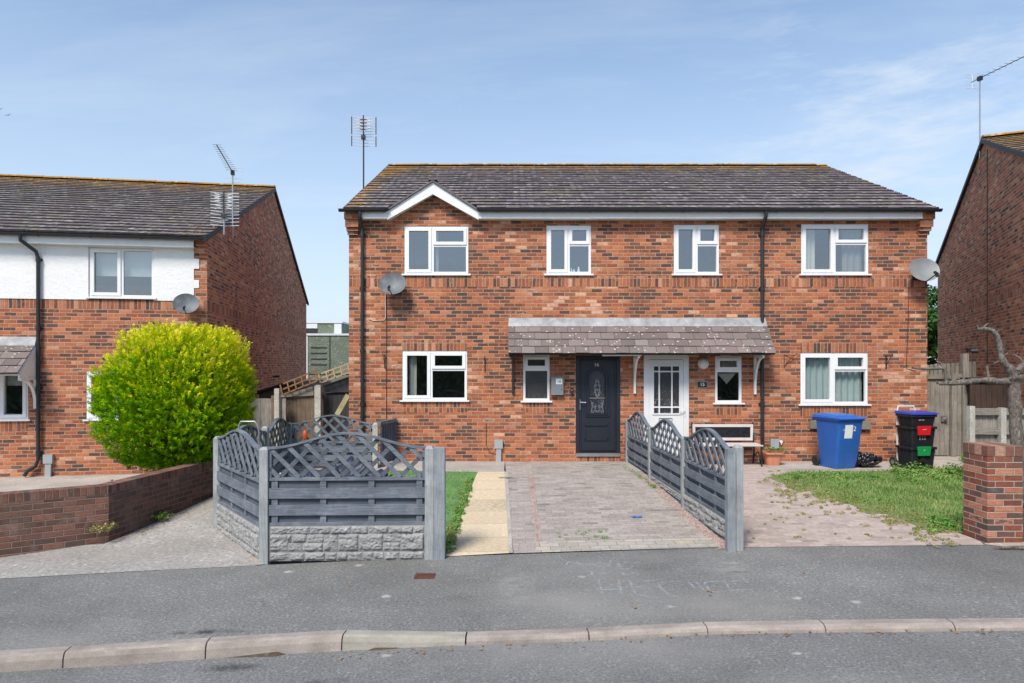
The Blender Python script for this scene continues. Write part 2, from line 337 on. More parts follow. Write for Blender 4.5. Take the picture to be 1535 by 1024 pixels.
speckle('lawn_soil', (.20, .24, .09), (.13, .17, .055), (.26, .29, .12), 60, 1.5, (.24, .20, .12), .5, bd=.012)
def wood(name, c0, c1, gs=1.0, rough=.8, dirt=None, bd=.002, amt=.4):
    m, t, b = newmat(name); uv = uvn(t); oc = objc(t)
    # grain stretched along the longer uv direction is not known: two grains blended by a per-face random value
    g = noise_(t, mapv(t, uv, (3 * gs, 60 * gs, 1)), 1, 5, .65, .4); big = noise_(t, oc, 2.2, 5, .6)
    c = mixc(t, mrange(t, g, .36, .64), c0, c1); c = mixc(t, 1.0, c, mixc(t, mrange(t, big, .3, .7), (.72, .72, .73), (1.26, 1.25, 1.24)), 'MULTIPLY'); c = mixc(t, mrange(t, noise_(t, mapv(t, uv, (2, 14, 1)), 3, 6, .75), .56, .72, 0, .35), c, tuple(x * .45 for x in c0))
    if dirt: c = mixc(t, mrange(t, noise_(t, oc, 5, 8, .7), .5, .75, 0, amt), c, dirt)
    L(t, c, b.inputs['Base Color']); b.inputs['Roughness'].default_value = rough; b.inputs['Specular IOR Level'].default_value = .3
    bump(t, g, b, bd); return m
def woodv(name, c0, c1, **k):
    m = wood(name, c0, c1, **k)
    for n in m.node_tree.nodes:
        if n.type == 'MAPPING' and n.inputs['Scale'].default_value[1] > 20: n.inputs['Scale'].default_value = (60, 3, 1)
    return m
wood('paint_grey', (.095, .116, .146), (.175, .197, .225), dirt=(.36, .37, .37), amt=.5)
wood('paint_grey_dark', (.085, .098, .118), (.12, .135, .158), dirt=(.2, .205, .21), amt=.3)
woodv('paint_post', (.25, .27, .28), (.38, .40, .40), dirt=(.18, .19, .195), amt=.6)
woodv('paint_post_wood', (.20, .225, .25), (.30, .32, .335), dirt=(.12, .135, .145), amt=.6)
woodv('timber_grey', (.19, .172, .146), (.34, .31, .27), dirt=(.08, .07, .06), amt=.5)
wood('timber_grey_h', (.17, .155, .125), (.29, .265, .225), dirt=(.10, .09, .07), amt=.5)
woodv('timber_brown', (.12, .088, .062), (.20, .145, .10), dirt=(.05, .035, .025), amt=.5)
woodv('timber_dark', (.030, .030, .034), (.055, .055, .062))
woodv('timber_choc', (.045, .028, .022), (.072, .046, .036))
wood('trellis_brown', (.18, .095, .045), (.30, .165, .08))
wood('trellis_pale', (.36, .27, .15), (.46, .36, .21))
wood('plank_mossy', (.28, .27, .14), (.40, .36, .20))
plain('upvc', (.80, .80, .80), .32, var=.03)
plain('upvc_sill', (.76, .76, .77), .35, var=.04)
plain('fascia_white', (.78, .78, .76), .4, var=.04, dirt=(.55, .54, .5), dirtamt=.3)
plain('black_plastic', (.022, .023, .026), .42, var=.2)
plain('door_dark', (.016, .020, .030), .38, var=.08)
plain('door_white', (.72, .72, .72), .4, var=.04)
plain('chrome', (.62, .62, .62), .25, 1)
plain('galv', (.42, .43, .44), .42, .8, var=.15)
plain('alu', (.80, .80, .80), .4, .2)
plain('dish_dark', (.105, .118, .128), .55, 0, var=.2, vs=4, dirt=(.34, .35, .35), dirtamt=.4)
plain('dish_pale', (.22, .23, .235), .55, 0, var=.15, vs=4, dirt=(.2, .2, .2), dirtamt=.4)
plain('box_grey', (.34, .36, .37), .45, var=.06)
plain('letterbox', (.25, .275, .29), .4, .3, var=.08)
plain('white_paint', (.74, .73, .71), .5, var=.08, dirt=(.45, .42, .38), dirtamt=.4)
plain('white_label', (.78, .78, .76), .6, var=.05)
plain('lead', (.33, .33, .33), .7, 0, var=.3, vs=5, dirt=(.10, .10, .10), dirtamt=.7)
plain('bin_blue', (.022, .115, .42), .42, var=.08, dirt=(.05, .16, .46), dirtamt=.5)
plain('lid_blue', (.018, .045, .36), .4, var=.08)
plain('bin_black', (.016, .018, .022), .38, var=.2)
plain('flap_red', (.62, .015, .022), .4, var=.04)
plain('flap_green', (.012, .28, .075), .4, var=.04)
plain('rubber', (.02, .02, .02), .7)
plain('terracotta', (.60, .24, .14), .6, var=.08)
plain('bag_black', (.012, .012, .014), .22, var=.2)
plain('tarp_blue', (.022, .03, .055), .5, var=.2)
plain('iron_brown', (.13, .055, .04), .7, .3, var=.2, bmp=.004, bs=80)
plain('bench_white', (.62, .56, .53), .5, var=.08)
plain('orange', (.75, .10, .03), .5)
plain('blue_toy', (.03, .18, .62), .5)
plain('cable_dark', (.03, .028, .028), .5); plain('cable_pale', (.55, .45, .38), .5)
plain('room', (.34, .33, .31), .9); plain('room_floor', (.12, .09, .07), .9)
plain('verge_dark', (.05, .045, .042), .7)
plain('tile_edge_shade', (.035, .032, .032), .9, var=.4, vs=9, dirt=(.24, .235, .2), dirtamt=.5); plain('felt', (.035, .034, .036), .9, bmp=.004)  # tile edge: shadow gap under each course painted in as dark colour, plus lichen
plain('roof_mortar', (.30, .27, .23), .95, var=.2, dirt=(.42, .24, .06), dirtamt=.6, bmp=.01)
plain('straw', (.34, .25, .13), .8, var=.3)
plain('pale_trim', (.62, .64, .64), .5, var=.05)
plain('bird_dark', (.03, .03, .035), .7)
plain('light_globe', (.70, .68, .64), .35)
plain('lead_came', (.45, .46, .48), .4, .5)
plain('dead_leaf', (.30, .16, .06), .8, var=.3)
def cloth(name, col, fold=30):
    m, t, b = newmat(name); uv = uvn(t); n = noise_(t, mapv(t, uv, (fold, 1.2, 1)), 1, 3)
    L(t, mixc(t, mrange(t, n, .3, .7), tuple(x * .85 for x in col), col), b.inputs['Base Color']); b.inputs['Roughness'].default_value = .9
    tr = N(t, 'ShaderNodeBsdfTranslucent'); tr.inputs[0].default_value = (*col, 1); return m
cloth('curtain_pale', (.60, .60, .54)); cloth('curtain_net', (.62, .72, .70)); cloth('curtain_grey', (.26, .26, .25)); cloth('curtain_lace', (.55, .52, .48))
plain('blind', (.62, .64, .62), .7, var=.04)
def glass(name, refl, tint=(.82, .86, .86), rough=0.0, rbump=0):
    m, t, b = newmat(name); t.nodes.remove(b); out = [n for n in t.nodes if n.type == 'OUTPUT_MATERIAL'][0]
    tr = N(t, 'ShaderNodeBsdfTransparent'); tr.inputs[0].default_value = (*tint, 1)
    gl = N(t, 'ShaderNodeBsdfGlossy'); gl.inputs['Roughness'].default_value = rough; gl.inputs['Color'].default_value = (.95, .97, 1, 1)
    oc = objc(t); bp = N(t, 'ShaderNodeBump'); bp.inputs['Distance'].default_value = .004 if not rbump else rbump; bp.inputs['Strength'].default_value = .25 if not rbump else 1
    L(t, noise_(t, oc, 1.6 if not rbump else 90, 2), bp.inputs['Height']); L(t, bp.outputs[0], gl.inputs['Normal'])
    fr = N(t, 'ShaderNodeLayerWeight')
    mx = N(t, 'ShaderNodeMixShader'); L(t, mth(t, 'ADD', mth(t, 'MULTIPLY', mth(t, 'POWER', fr.outputs['Facing'], 5), .7), refl, True), mx.inputs[0]); L(t, tr.outputs[0], mx.inputs[1]); L(t, gl.outputs[0], mx.inputs[2]); L(t, mx.outputs[0], out.inputs[0])
    return m
glass('glass', .25)
glass('glass_frost', .10, (.32, .36, .38), .12, .02)
glass('glass_door', .08, (.10, .14, .20), .05, .01)
# roof tiles
def roofmat(name, base, vlen, moss=1.0, spots=1.0, moss_lo=.62, vu=None, ss=(6.0, 20)):
    m, t, b = newmat(name); uv = uvn(t); s = N(t, 'ShaderNodeSeparateXYZ'); L(t, uv, s.inputs[0]); v = s.outputs[1]
    at = N(t, 'ShaderNodeAttribute', attribute_name='rnd'); r = at.outputs['Fac']
    c = ramp(t, [(0, tuple(x * .72 for x in base)), (.5, base), (1, tuple(x * 1.35 for x in base))]); L(t, r, c.inputs[0]); c = c.outputs[0]
    c = mixc(t, mrange(t, noise_(t, mapv(t, uv, (1, 1, 1)), 1.1, 6, .65), .35, .7, 0, .6), c, (base[0] * 1.25, base[1] * .98, base[2] * 1.12))
    c = mixc(t, 1.0, c, mixc(t, noise_(t, uv, 40, 5, .65), (.7, .7, .7), (1.3, 1.3, 1.3)), 'MULTIPLY')
    green = mrange(t, noise_(t, mapv(t, uv, (1, 1, 1), (5, 2, 0)), .9, 7, .7), .5, .68, 0, .5 * moss); c = mixc(t, green, c, (.17, .16, .075))
    vv = mrange(t, v, vlen * moss_lo, vlen, 0, .30)
    o1 = mth(t, 'ADD', noise_(t, mapv(t, uv, (1, 1.5, 1), (1, 9, 0)), 2.6, 8, .72), vv)
    if vu is not None: o1 = mth(t, 'ADD', o1, mrange(t, s.outputs[0], vu, vu + .8, .26, 0))
    c = mixc(t, mrange(t, o1, .66, .78, 0, .9 * moss), c, mixc(t, noise_(t, uv, 9, 4), (.26, .13, .03), (.50, .27, .04)))
    at2 = N(t, 'ShaderNodeAttribute', attribute_name='verge'); 
    vo = N(t, 'ShaderNodeTexVoronoi'); vo.inputs['Scale'].default_value = 1; L(t, mapv(t, uv, (*ss, 1)), vo.inputs['Vector'])
    sc = N(t, 'ShaderNodeSeparateColor'); L(t, vo.outputs['Color'], sc.inputs[0])
    near = mrange(t, mth(t, 'ADD', vo.outputs['Distance'], mth(t, 'MULTIPLY', noise_(t, uv, 45, 3), .5)), .52, .64, 1, 0)
    c = mixc(t, mth(t, 'MULTIPLY', near, mth(t, 'GREATER_THAN', sc.outputs[0], 1 - .26 * spots)), c, (.58, .575, .50))
    near2 = mth(t, 'MULTIPLY', near, mth(t, 'LESS_THAN', sc.outputs[1], .05 * moss)); c = mixc(t, near2, c, (.42, .24, .05))
    L(t, c, b.inputs['Base Color']); b.inputs['Roughness'].default_value = .85; b.inputs['Specular IOR Level'].default_value = .3
    bump(t, noise_(t, uv, 60, 4), b, .003); return m
roofmat('roof_main', (.135, .118, .125), 5.6, vu=0.0); roofmat('ridge_tile', (.20, .18, .145), 5.6, 1.2, 1.0, .93)
roofmat('roof_left', (.122, .11, .108), 8.0, .9)
roofmat('roof_right', (.15, .125, .11), 6.2, 1.6, 1.2, .0)
roofmat('roof_porch', (.175, .150, .135), 1e3, .15, .5, ss=(17, 30))
def leafmat(name, stops, rough=.55, trans=.25, spec=.25):
    m, t, b = newmat(name); at = N(t, 'ShaderNodeAttribute', attribute_name='rnd')
    c = ramp(t, stops); L(t, at.outputs['Fac'], c.inputs[0]); L(t, c.outputs[0], b.inputs['Base Color']); b.inputs['Roughness'].default_value = rough; b.inputs['Specular IOR Level'].default_value = spec
    tl = N(t, 'ShaderNodeBsdfTranslucent'); L(t, c.outputs[0], tl.inputs[0]); mx = N(t, 'ShaderNodeMixShader'); mx.inputs[0].default_value = trans
    out = [n for n in t.nodes if n.type == 'OUTPUT_MATERIAL'][0]; L(t, b.outputs[0], mx.inputs[1]); L(t, tl.outputs[0], mx.inputs[2]); L(t, mx.outputs[0], out.inputs[0]); return m
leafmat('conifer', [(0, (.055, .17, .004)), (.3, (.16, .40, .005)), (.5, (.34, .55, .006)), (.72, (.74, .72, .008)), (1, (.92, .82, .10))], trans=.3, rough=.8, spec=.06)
leafmat('grass_blades', [(0, (.12, .25, .05)), (.5, (.21, .36, .085)), (.8, (.34, .40, .14)), (1, (.50, .43, .22))])
leafmat('weed_leaves', [(0, (.09, .21, .035)), (.6, (.18, .34, .07)), (.85, (.30, .38, .10)), (1, (.44, .38, .17))])
leafmat('dry_weeds', [(0, (.16, .22, .05)), (.5, (.30, .30, .08)), (1, (.46, .36, .18))])
leafmat('tree_leaves', [(0, (.03, .09, .015)), (.6, (.06, .16, .03)), (1, (.13, .24, .05))])
leafmat('added_hedge_leaves', [(0, (.07, .10, .05)), (1, (.19, .24, .12))])
def barkm():
    m, t, b = newmat('bark'); oc = objc(t); n = noise_(t, mapv(t, oc, (1, 1, .6)), 30, 8, .75, .8)
    c = ramp(t, [(.32, (.05, .04, .033)), (.5, (.18, .15, .125)), (.68, (.38, .335, .29))]); L(t, n, c.inputs[0]); L(t, c.outputs[0], b.inputs['Base Color']); b.inputs['Roughness'].default_value = .95
    bump(t, n, b, .035); return m
barkm()
def chalkm():
    m, t, b = newmat('chalk'); b.inputs['Base Color'].default_value = (.62, .72, .80, 1); b.inputs['Roughness'].default_value = 1
    uv = uvn(t); n = noise_(t, uv, 120, 3, .7); n2 = noise_(t, uv, 9, 3)
    L(t, mth(t, 'MULTIPLY', mrange(t, n, .44, .62, 0, .62), mrange(t, n2, .38, .62, .15, 1)), b.inputs['Alpha'])
chalkm()
def dustm(name, col, amt):
    m, t, b = newmat(name); b.inputs['Base Color'].default_value = (*col, 1); b.inputs['Roughness'].default_value = 1
    uv = uvn(t); n = noise_(t, uv, 6, 8, .75)
    at = N(t, 'ShaderNodeAttribute', attribute_name='fade')
    L(t, mth(t, 'MULTIPLY', mrange(t, n, .40, .62, 0, amt), mth(t, 'POWER', at.outputs['Fac'], 1.0)), b.inputs['Alpha'])
dustm('chalk_dust', (.46, .445, .42), .55); dustm('oil', (.035, .034, .035), .75)

# ------------------------------------------------------------------ ground sheets
def sheet(name, poly, off, mat, label=None, step=.4, fn=h, kind='structure', cuts=None, uvrot=None):
    bm = bmesh.new(); f = bm.faces.new([bm.verts.new((x, y, 0)) for x, y in poly])
    xs = [p[0] for p in poly]; ys = [p[1] for p in poly]
    cx, cy = cuts if cuts else (np.arange(math.floor(min(xs) / step) * step, max(xs), step), np.arange(math.floor(min(ys) / step) * step, max(ys), step))
    for vals, no in ((cx, (1, 0, 0)), (cy, (0, 1, 0))):
        for c in vals:
            bmesh.ops.bisect_plane(bm, geom=bm.verts[:] + bm.edges[:] + bm.faces[:], plane_co=(c if no[0] else 0, c if no[1] else 0, 0), plane_no=no, dist=1e-5)
    uvl = bm.loops.layers.uv.new('UVMap')
    for v in bm.verts: v.co.z = fn(v.co.x, v.co.y) + off
    if f.is_valid: pass
    for fc in bm.faces:
        for lp in fc.loops:
            x, y = lp.vert.co.x, lp.vert.co.y
            if uvrot: x, y = x * math.cos(uvrot) + y * math.sin(uvrot), -x * math.sin(uvrot) + y * math.cos(uvrot)
            lp[uvl].uv = (x, y)
    bmesh.ops.recalc_face_normals(bm, faces=bm.faces)
    if bm.faces[:] and sum(fc.normal.z for fc in bm.faces) < 0: bmesh.ops.reverse_faces(bm, faces=bm.faces)
    me = bpy.data.meshes.new(name); bm.to_mesh(me); bm.free(); me.materials.append(mat)
    o = bpy.data.objects.new(name, me); COL.objects.link(o)
    return tag(o, label, None, None, kind)
def ground_fn(x, y):
    ky = kerb_y(max(-30, min(30, x)))
    if y < ky - .05: return min(road_z(max(-30, min(30, x)), y), h(x, ky)) - .08
    return h(x, y) - .03
gx = list(np.arange(-14, 14.1, .5)); gy = list(np.arange(4, 14.6, .3))
sheet('ground', [(-500, -300), (500, -300), (500, 900), (-500, 900)], 0, M['soil'], cuts=(gx, gy), fn=ground_fn)
xs = list(np.arange(-30, 30.1, .25))
sheet('road', [(-30, -8), (30, -8)] + [(x, kerb_y(x) - .12) for x in reversed(xs)], 0, M['asphalt_road'], fn=road_z, step=.5)
BACK = [(-30, 5.6)] + [gp(px, py) for px, py in ((0, 868), (200, 857), (397, 847), (650, 835), (765, 831), (1080, 821), (1300, 819), (1475, 817))] + [(6.2, 7.9), (30, 7.7)]
sheet('pavement', [(x, kerb_y(x)) for x in xs] + list(reversed(BACK)), 0, M['asphalt_path'], step=.5)
# kerb stones
mb = MB(); joints = [-30, -9] + [-7.1, -5.9, -4.75, -3.72, -2.6, -1.45, -.39, .65, 1.68, 2.7, 3.8, 4.85, 5.9, 7, 8, 9, 30]
for a, b in zip(joints[:-1], joints[1:]):
    n = 6; grey = 1 if abs(a + 1.45) < .01 else 0
    prof = []
    for i in range(n + 1):
        x = a + .006 + (b - a - .012) * i / n; y = kerb_y(x); z = foot(x, y) + .004; u = kerb_up(x)
        dx = .05; ty = (kerb_y(x + dx) - kerb_y(x - dx)) / (2 * dx); nx, ny = ty, -1; l = math.hypot(nx, ny); nx /= l; ny /= l
        prof.append([(x + nx * d, y + ny * d, z + e) for d, e in ((-.002, -.2), (-.002, 0), (.088, 0), (.112, -.012), (.128, -min(.05, u * .6)), (.140, -u - .05), (.140, -.2))])
    for i in range(n):
        for j in range(6): mb.face([prof[i][j], prof[i][j + 1], prof[i + 1][j + 1], prof[i + 1][j]], mi=grey)
    mb.face(prof[0], mi=grey); mb.face(list(reversed(prof[n])), mi=grey)
tag(mb.build('kerb', [M['kerb_pink'], M['kerb_grey']]), None, None, None, 'structure')
# the plots behind the pavement
def P(*pts): return [gp(*p) for p in pts]
sheet('cobbled_drive', [(-9.5, 6.7)] + P((0, 868), (200, 857), (385, 848)) + [(-2.95, 7.85), (-4.12, 9.5), (-4.2, 13.0), (-3.5, 13.7), (-3.5, 22), (-7.5, 22), (-5.2, 13.0), (-4.95, 11.3), (-5.35, 8.75), (-9.5, 8.0)], .004, M['cobbles'])
sheet('concrete_edging', P((384, 848), (397, 847)) + [(-2.9, 7.92), (-4.12, 9.45), (-4.19, 9.46), (-3.70, 8.78), (-3.42, 8.40), (-3.2, 8.17), (-3.1, 7.95)], .009, M['concrete_buff'])
sheet('front_yard', [(-16, 8.3), (-9.5, 7.9), (-5.5, 8.95), (-5.05, 11.3), (-5.2, 13.6), (-6.2, 14.1), (-16, 14.1)], .003, M['concrete'])
sheet('lawn', P((650, 834), (668, 834)) + P((716, 708),) + [(-.66, 12.8), (-4.1, 12.8), (-4.05, 9.5), (-2.82, 7.98)], .004, M['turf'])
sheet('concrete_apron', [(-4.2, 12.8)] + P((716, 708), (757, 708)) + [(-.15, 12.75), (-.15, 13.98), (-4.2, 13.98)], .007, M['concrete'])
sheet('garden_path', P((716, 708), (756, 708), (763, 830), (668, 835)), .008, M['flagstone_cream'])
dl = gp(757, 694); dr = (2.42, 13.98)
sheet('path_edging', P((756, 708), (761, 708), (769, 830), (763, 830)), .010, M['concrete'])
sheet('driveway', [dl, (-.14, 13.98), dr, (2.72, 8.2)] + P((1080, 821), (770, 830)), .005, M['block_paving'], uvrot=0)
sheet('driveway_red_band', P((791, 712), (798, 712), (813, 812), (804, 812)), .009, M['block_paving_red'])
sheet('driveway_setts', P((808, 813), (1074, 807), (1080, 820.5), (800, 829.5)), .009, M['block_setts'])
sheet('shared_drive', [(2.45, 13.98), (2.72, 8.2)] + P((1090, 821), (1300, 819), (1475, 817)) + [(5.68, 8.1), (5.68, 8.6), (9.2, 11.0), (9.2, 13.98)], .004, M['pink_paving'])
sheet('house_apron', [(5.05, 12.78), (9.0, 12.85), (10.5, 15), (10.5, 19), (8.7, 19), (8.7, 13.98), (5.05, 13.98)], .008, M['concrete'])
GR = P((1150, 716), (1188, 708), (1452, 706)) + [(8.4, 11.5), (5.9, 8.45)] + P(*[(px + random.gauss(0, 5), py + random.gauss(0, 3)) for px, py in zip(np.linspace(1452, 1165, 26), np.interp(np.linspace(1452, 1165, 26), [1150, 1225, 1310, 1400, 1452], [718, 744, 768, 797, 801]))])
sheet('front_lawn', GR, .008, M['lawn_soil'])
sheet('pavement_edge', P((1475, 816.5), (1480, 813), (1640, 813), (1640, 835), (1520, 822)), .006, M['concrete_buff'])
# worn marks: their own shapes on the ground
def blot(name, px, py, rx, ry, mat, fn=h, off=.006, n=18, label=None):
    cx, cy = ray_plane(px, py, fn); me = bpy.data.meshes.new(name); v = []; f = []; fade = []
    for i in range(5):
        for k in range(n):
            a = 2 * math.pi * k / n; q = i / 4; x = cx + rx * q * math.cos(a); y = cy + ry * q * math.sin(a); v.append((x, y, fn(x, y) + off)); fade.append((1 - q) ** .8)
    for i in range(4):
        for k in range(n): f.append((i * n + k, i * n + (k + 1) % n, (i + 1) * n + (k + 1) % n, (i + 1) * n + k))
    me.from_pydata(v, [], f); me.materials.append(mat); a = me.attributes.new('fade', 'FLOAT', 'POINT'); a.data.foreach_set('value', fade)
    u = me.uv_layers.new(name='UVMap')
    for lp in me.loops: u.data[lp.index].uv = v[lp.vertex_index][:2]
    o = bpy.data.objects.new(name, me); COL.objects.link(o); tag(o, label, None, None, 'stuff'); return o
for i, (px, py, rx, ry) in enumerate(((770, 880, .26, .8), (1090, 850, .35, .5))): blot('chalk_dust', px, py, rx, ry, M['chalk_dust'], h, .005 + .001 * i)
for i, (px, py, rx, ry) in enumerate(((345, 1001, .32, .09), (490, 1022, .2, .07), (300, 948, .5, .06))):
    blot('oil_stain', px, py, rx, ry, M['oil'], road_z if py > 960 else h, .004)
blot('oil_stain', 745 + 10, 717, .14, .12, M['oil'], h, .012); blot('oil_stain', 768, 717, .18, .14, M['oil'], h, .014)
blot('chalk_dust', 840, 822, .22, .08, M['chalk_dust'], h, .014); blot('chalk_dust', 830, 727, .45, .18, M['chalk_dust'], h, .012)
blot('chalk_dust', 1000, 822, .9, .1, M['chalk_dust'], h, .013)

# ------------------------------------------------------------------ house helpers
def wall_grid(mb, x0, x1, z0, z1, holes, bands, depth=.10, extra_mi=None):
    """front wall in the plane y=0 with real openings and reveals; bands (x0,x1,z0,z1,mi) pick another brick bond"""
    X = sorted({x0, x1, *[v for q in holes for v in q[:2] if x0 < v < x1], *[v for q in bands for v in q[:2] if x0 < v < x1]})
    Z = sorted({z0, z1, *[v for q in holes for v in q[2:4] if z0 < v < z1], *[v for q in bands for v in q[2:4] if z0 < v < z1]})
    for a, b in zip(X[:-1], X[1:]):
        for c, d in zip(Z[:-1], Z[1:]):
            mx, mz = (a + b) / 2, (c + d) / 2
            if any(q[0] < mx < q[1] and q[2] < mz < q[3] for q in holes): continue
            mi = 0
            for q in bands:
                if q[0] < mx < q[1] and q[2] < mz < q[3]: mi = q[4]
            mb.face([(a, 0, c), (b, 0, c), (b, 0, d), (a, 0, d)], mi=mi)
    for q in holes:
        a, b, c, d = q[:4]
        mb.face([(a, 0, c), (a, depth, c), (a, depth, d), (a, 0, d)]); mb.face([(b, 0, c), (b, 0, d), (b, depth, d), (b, depth, c)])
        mb.face([(a, 0, d), (a, depth, d), (b, depth, d), (b, 0, d)]); mb.face([(a, 0, c), (b, 0, c), (b, depth, c), (a, depth, c)])
def ring(mb, x0, x1, z0, z1, w, y0, y1):
    mb.box(x0, x0 + w, y0, y1, z0, z1); mb.box(x1 - w, x1, y0, y1, z0, z1)
    mb.box(x0 + w, x1 - w, y0, y1, z0, z0 + w); mb.box(x0 + w, x1 - w, y0, y1, z1 - w, z1)
def window(par, x0, x1, z0, z1, xm=None, zt=None, sashes=(), gl='glass', sill=.05, curtain=None):
    """xm mullion, zt transom of the right-hand light; sashes: which of cells L, T, B carry an opening sash"""
    w = .048; mb = MB(); ring(mb, x0 + .002, x1 - .002, z0 + .03, z1 - .002, w, .012, .075)
    if xm is not None: mb.box(xm - .03, xm + .03, .016, .072, z0 + .03 + w, z1 - w)
    rx0 = x0 + w if xm is None else xm + .03
    if zt is not None: mb.box(rx0, x1 - w, .016, .072, zt - .028, zt + .028)
    fr = mb.build('window', M['upvc'], par, bevel=.004)
    mb = MB(); mb.box(x0 - sill, x1 + sill, -.045, .011, z0 - .002, z0 + .029); mb.build('sill', M['upvc_sill'], fr, bevel=.005)
    cells = {}
    if xm is not None: cells['L'] = (x0 + w, xm - .03, z0 + .03 + w, z1 - w)
    if zt is not None: cells['T'] = (rx0, x1 - w, zt + .028, z1 - w); cells['B'] = (rx0, x1 - w, z0 + .03 + w, zt - .028)
    else: cells['B'] = (rx0, x1 - w, z0 + .03 + w, z1 - w)
    for k, (a, b, c, d) in cells.items():
        if k in sashes:
            s = MB(); ring(s, a - .012, b + .012, c - .012, d + .012, .062, -.006, .060); so_ = s.build('sash', M['upvc'], fr, bevel=.006)
            if k == 'L': hb = MB(); hb.box(b - .028, b - .008, -.02, -.006, (c + d) / 2 - .06, (c + d) / 2 + .06)
            a += .05; b -= .05; c += .05; d -= .05
        p = MB(); p.face([(a, .045, c), (b, .045, c), (b, .045, d), (a, .045, d)]); p.build('pane', M[gl], fr, recalc=False)
    if curtain:
        for (cm, a, b, c, d) in curtain:
            n = max(2, int((b - a) / .02)); q = MB(); f = cm != 'blind'
            for i in range(n):
                xa, xb = a + (b - a) * i / n, a + (b - a) * (i + 1) / n
                ya, yb = (.16 + (.02 * math.sin(xa * 48) if f else 0), .16 + (.02 * math.sin(xb * 48) if f else 0))
                q.face([(xa, ya, c), (xb, yb, c), (xb, yb, d), (xa, ya, d)])
            q.build('blind' if cm == 'blind' else 'curtain', M[cm], fr, recalc=False)
    return fr
def roof_slope(mb, x0, x1, ye, ze, yr, zr, rows, tw=.3, th=.032, skip=None, seed=1, vergel=0, verger=0):
    rg = random.Random(seed); d = Vector((0, yr - ye, zr - ze)); Ln = d.length; d.normalize(); nrm = Vector((0, -d.z, d.y)) if d.y > 0 else Vector((0, d.z, -d.y))
    if nrm.z < 0: nrm = -nrm
    for i in range(rows):
        t0, t1 = Ln * i / rows, Ln * (i + 1) / rows + .02; offx = (i % 2) * tw / 2; x = x0 - offx
        while x < x1 - 1e-4:
            a, b = max(x, x0), min(x + tw, x1); x += tw
            if b - a < .02: continue
            if skip and skip((a + b) / 2, ye + d.y * (t0 + t1) / 2): continue
            j = rg.uniform(-.004, .006); jd = rg.uniform(-.006, .006); r = rg.random()
            gp_ = .0035; A = Vector((a + gp_, ye, ze)) + d * (t0 + jd); B = Vector((b - gp_, ye, ze)) + d * (t0 + jd); C = Vector((b - gp_, ye, ze)) + d * t1; D = Vector((a + gp_, ye, ze)) + d * t1
            u = [(a, t0), (b, t0), (b, t1), (a, t1)]
            At, Bt, Ct, Dt = A + nrm * (th + j), B + nrm * (th + j + rg.uniform(-.002, .002)), C + nrm * .003, D + nrm * .003
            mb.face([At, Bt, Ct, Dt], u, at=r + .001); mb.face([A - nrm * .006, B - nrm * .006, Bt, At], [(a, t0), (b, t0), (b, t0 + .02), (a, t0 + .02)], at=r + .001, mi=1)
            mb.face([A, At, Dt, D], [(a, t0)] * 2 + [(a, t1)] * 2, at=r + .001); mb.face([B, C, Ct, Bt], [(b, t0), (b, t1), (b, t1), (b, t0)], at=r + .001)
def ridge_tiles(mb, x0, x1, y, z, r=.12, ln=.45, axis='x', seed=3):
    rg = random.Random(seed); x = x0; n = 8
    while x < x1 - .02:
        e = min(x + ln, x1); dz = rg.uniform(-.006, .008); at = rg.random()
        for k in range(n):
            a0, a1 = math.pi * k / n, math.pi * (k + 1) / n
            p = [(e_, y + r * math.cos(a) * 1.15, z + dz + r * .55 * math.sin(a)) for e_, a in ((x + .004, a0), (e - .004, a0), (e - .004, a1), (x + .004, a1))]
            mb.face(p, [(x, 5.6 - .1), (e, 5.5), (e, 5.6), (x, 5.6)], at=at)
        mb.face([(x + .004, y + r * math.cos(math.pi * k / n) * 1.15, z + dz + r * .55 * math.sin(math.pi * k / n)) for k in range(n + 1)], at=at)
        mb.face([(e - .004, y + r * math.cos(math.pi * k / n) * 1.15, z + dz + r * .55 * math.sin(math.pi * k / n)) for k in range(n, -1, -1)], at=at)
        x = e
def gutter(par, x0, x1, y, z, rad=.058, name='gutter'):
    mb = MB(); n = 8
    def arc(r_, x): return [(x, y + r_ * math.cos(math.pi + math.pi * k / n), z + r_ * math.sin(math.pi + math.pi * k / n)) for k in range(n + 1)]
    for r_ in (rad, rad - .006):
        A, B = arc(r_, x0), arc(r_, x1)
        for k in range(n): mb.face([A[k], B[k], B[k + 1], A[k + 1]])
    for x in (x0, x1): mb.face(arc(rad, x))
    x = x0 + .35
    while x < x1:
        A, B = arc(rad + .007, x), arc(rad + .007, x + .035)
        for k in range(n): mb.face([A[k], B[k], B[k + 1], A[k + 1]])
        mb.face([A[k] for k in range(n + 1)]); mb.face([B[k] for k in range(n + 1)]); mb.box(x, x + .035, y + rad - .01, y + rad + .03, z - .02, z + .01); x += .95
    return mb.build(name, M['black_plastic'], par, smooth=True, recalc=False)
def downpipe(par, pts, r=.036, clips=()):
    mb = MB(); mb.tube(pts, r, 12)
    for (x, y, z) in clips: mb.tube([(x, y, z - .045), (x, y, z + .045)], r + .009, 12); mb.box(x - .06, x + .06, y + r - .005, y + r + .03, z - .02, z + .02)
    return mb.build('downpipe', M['black_plastic'], par, smooth=True)
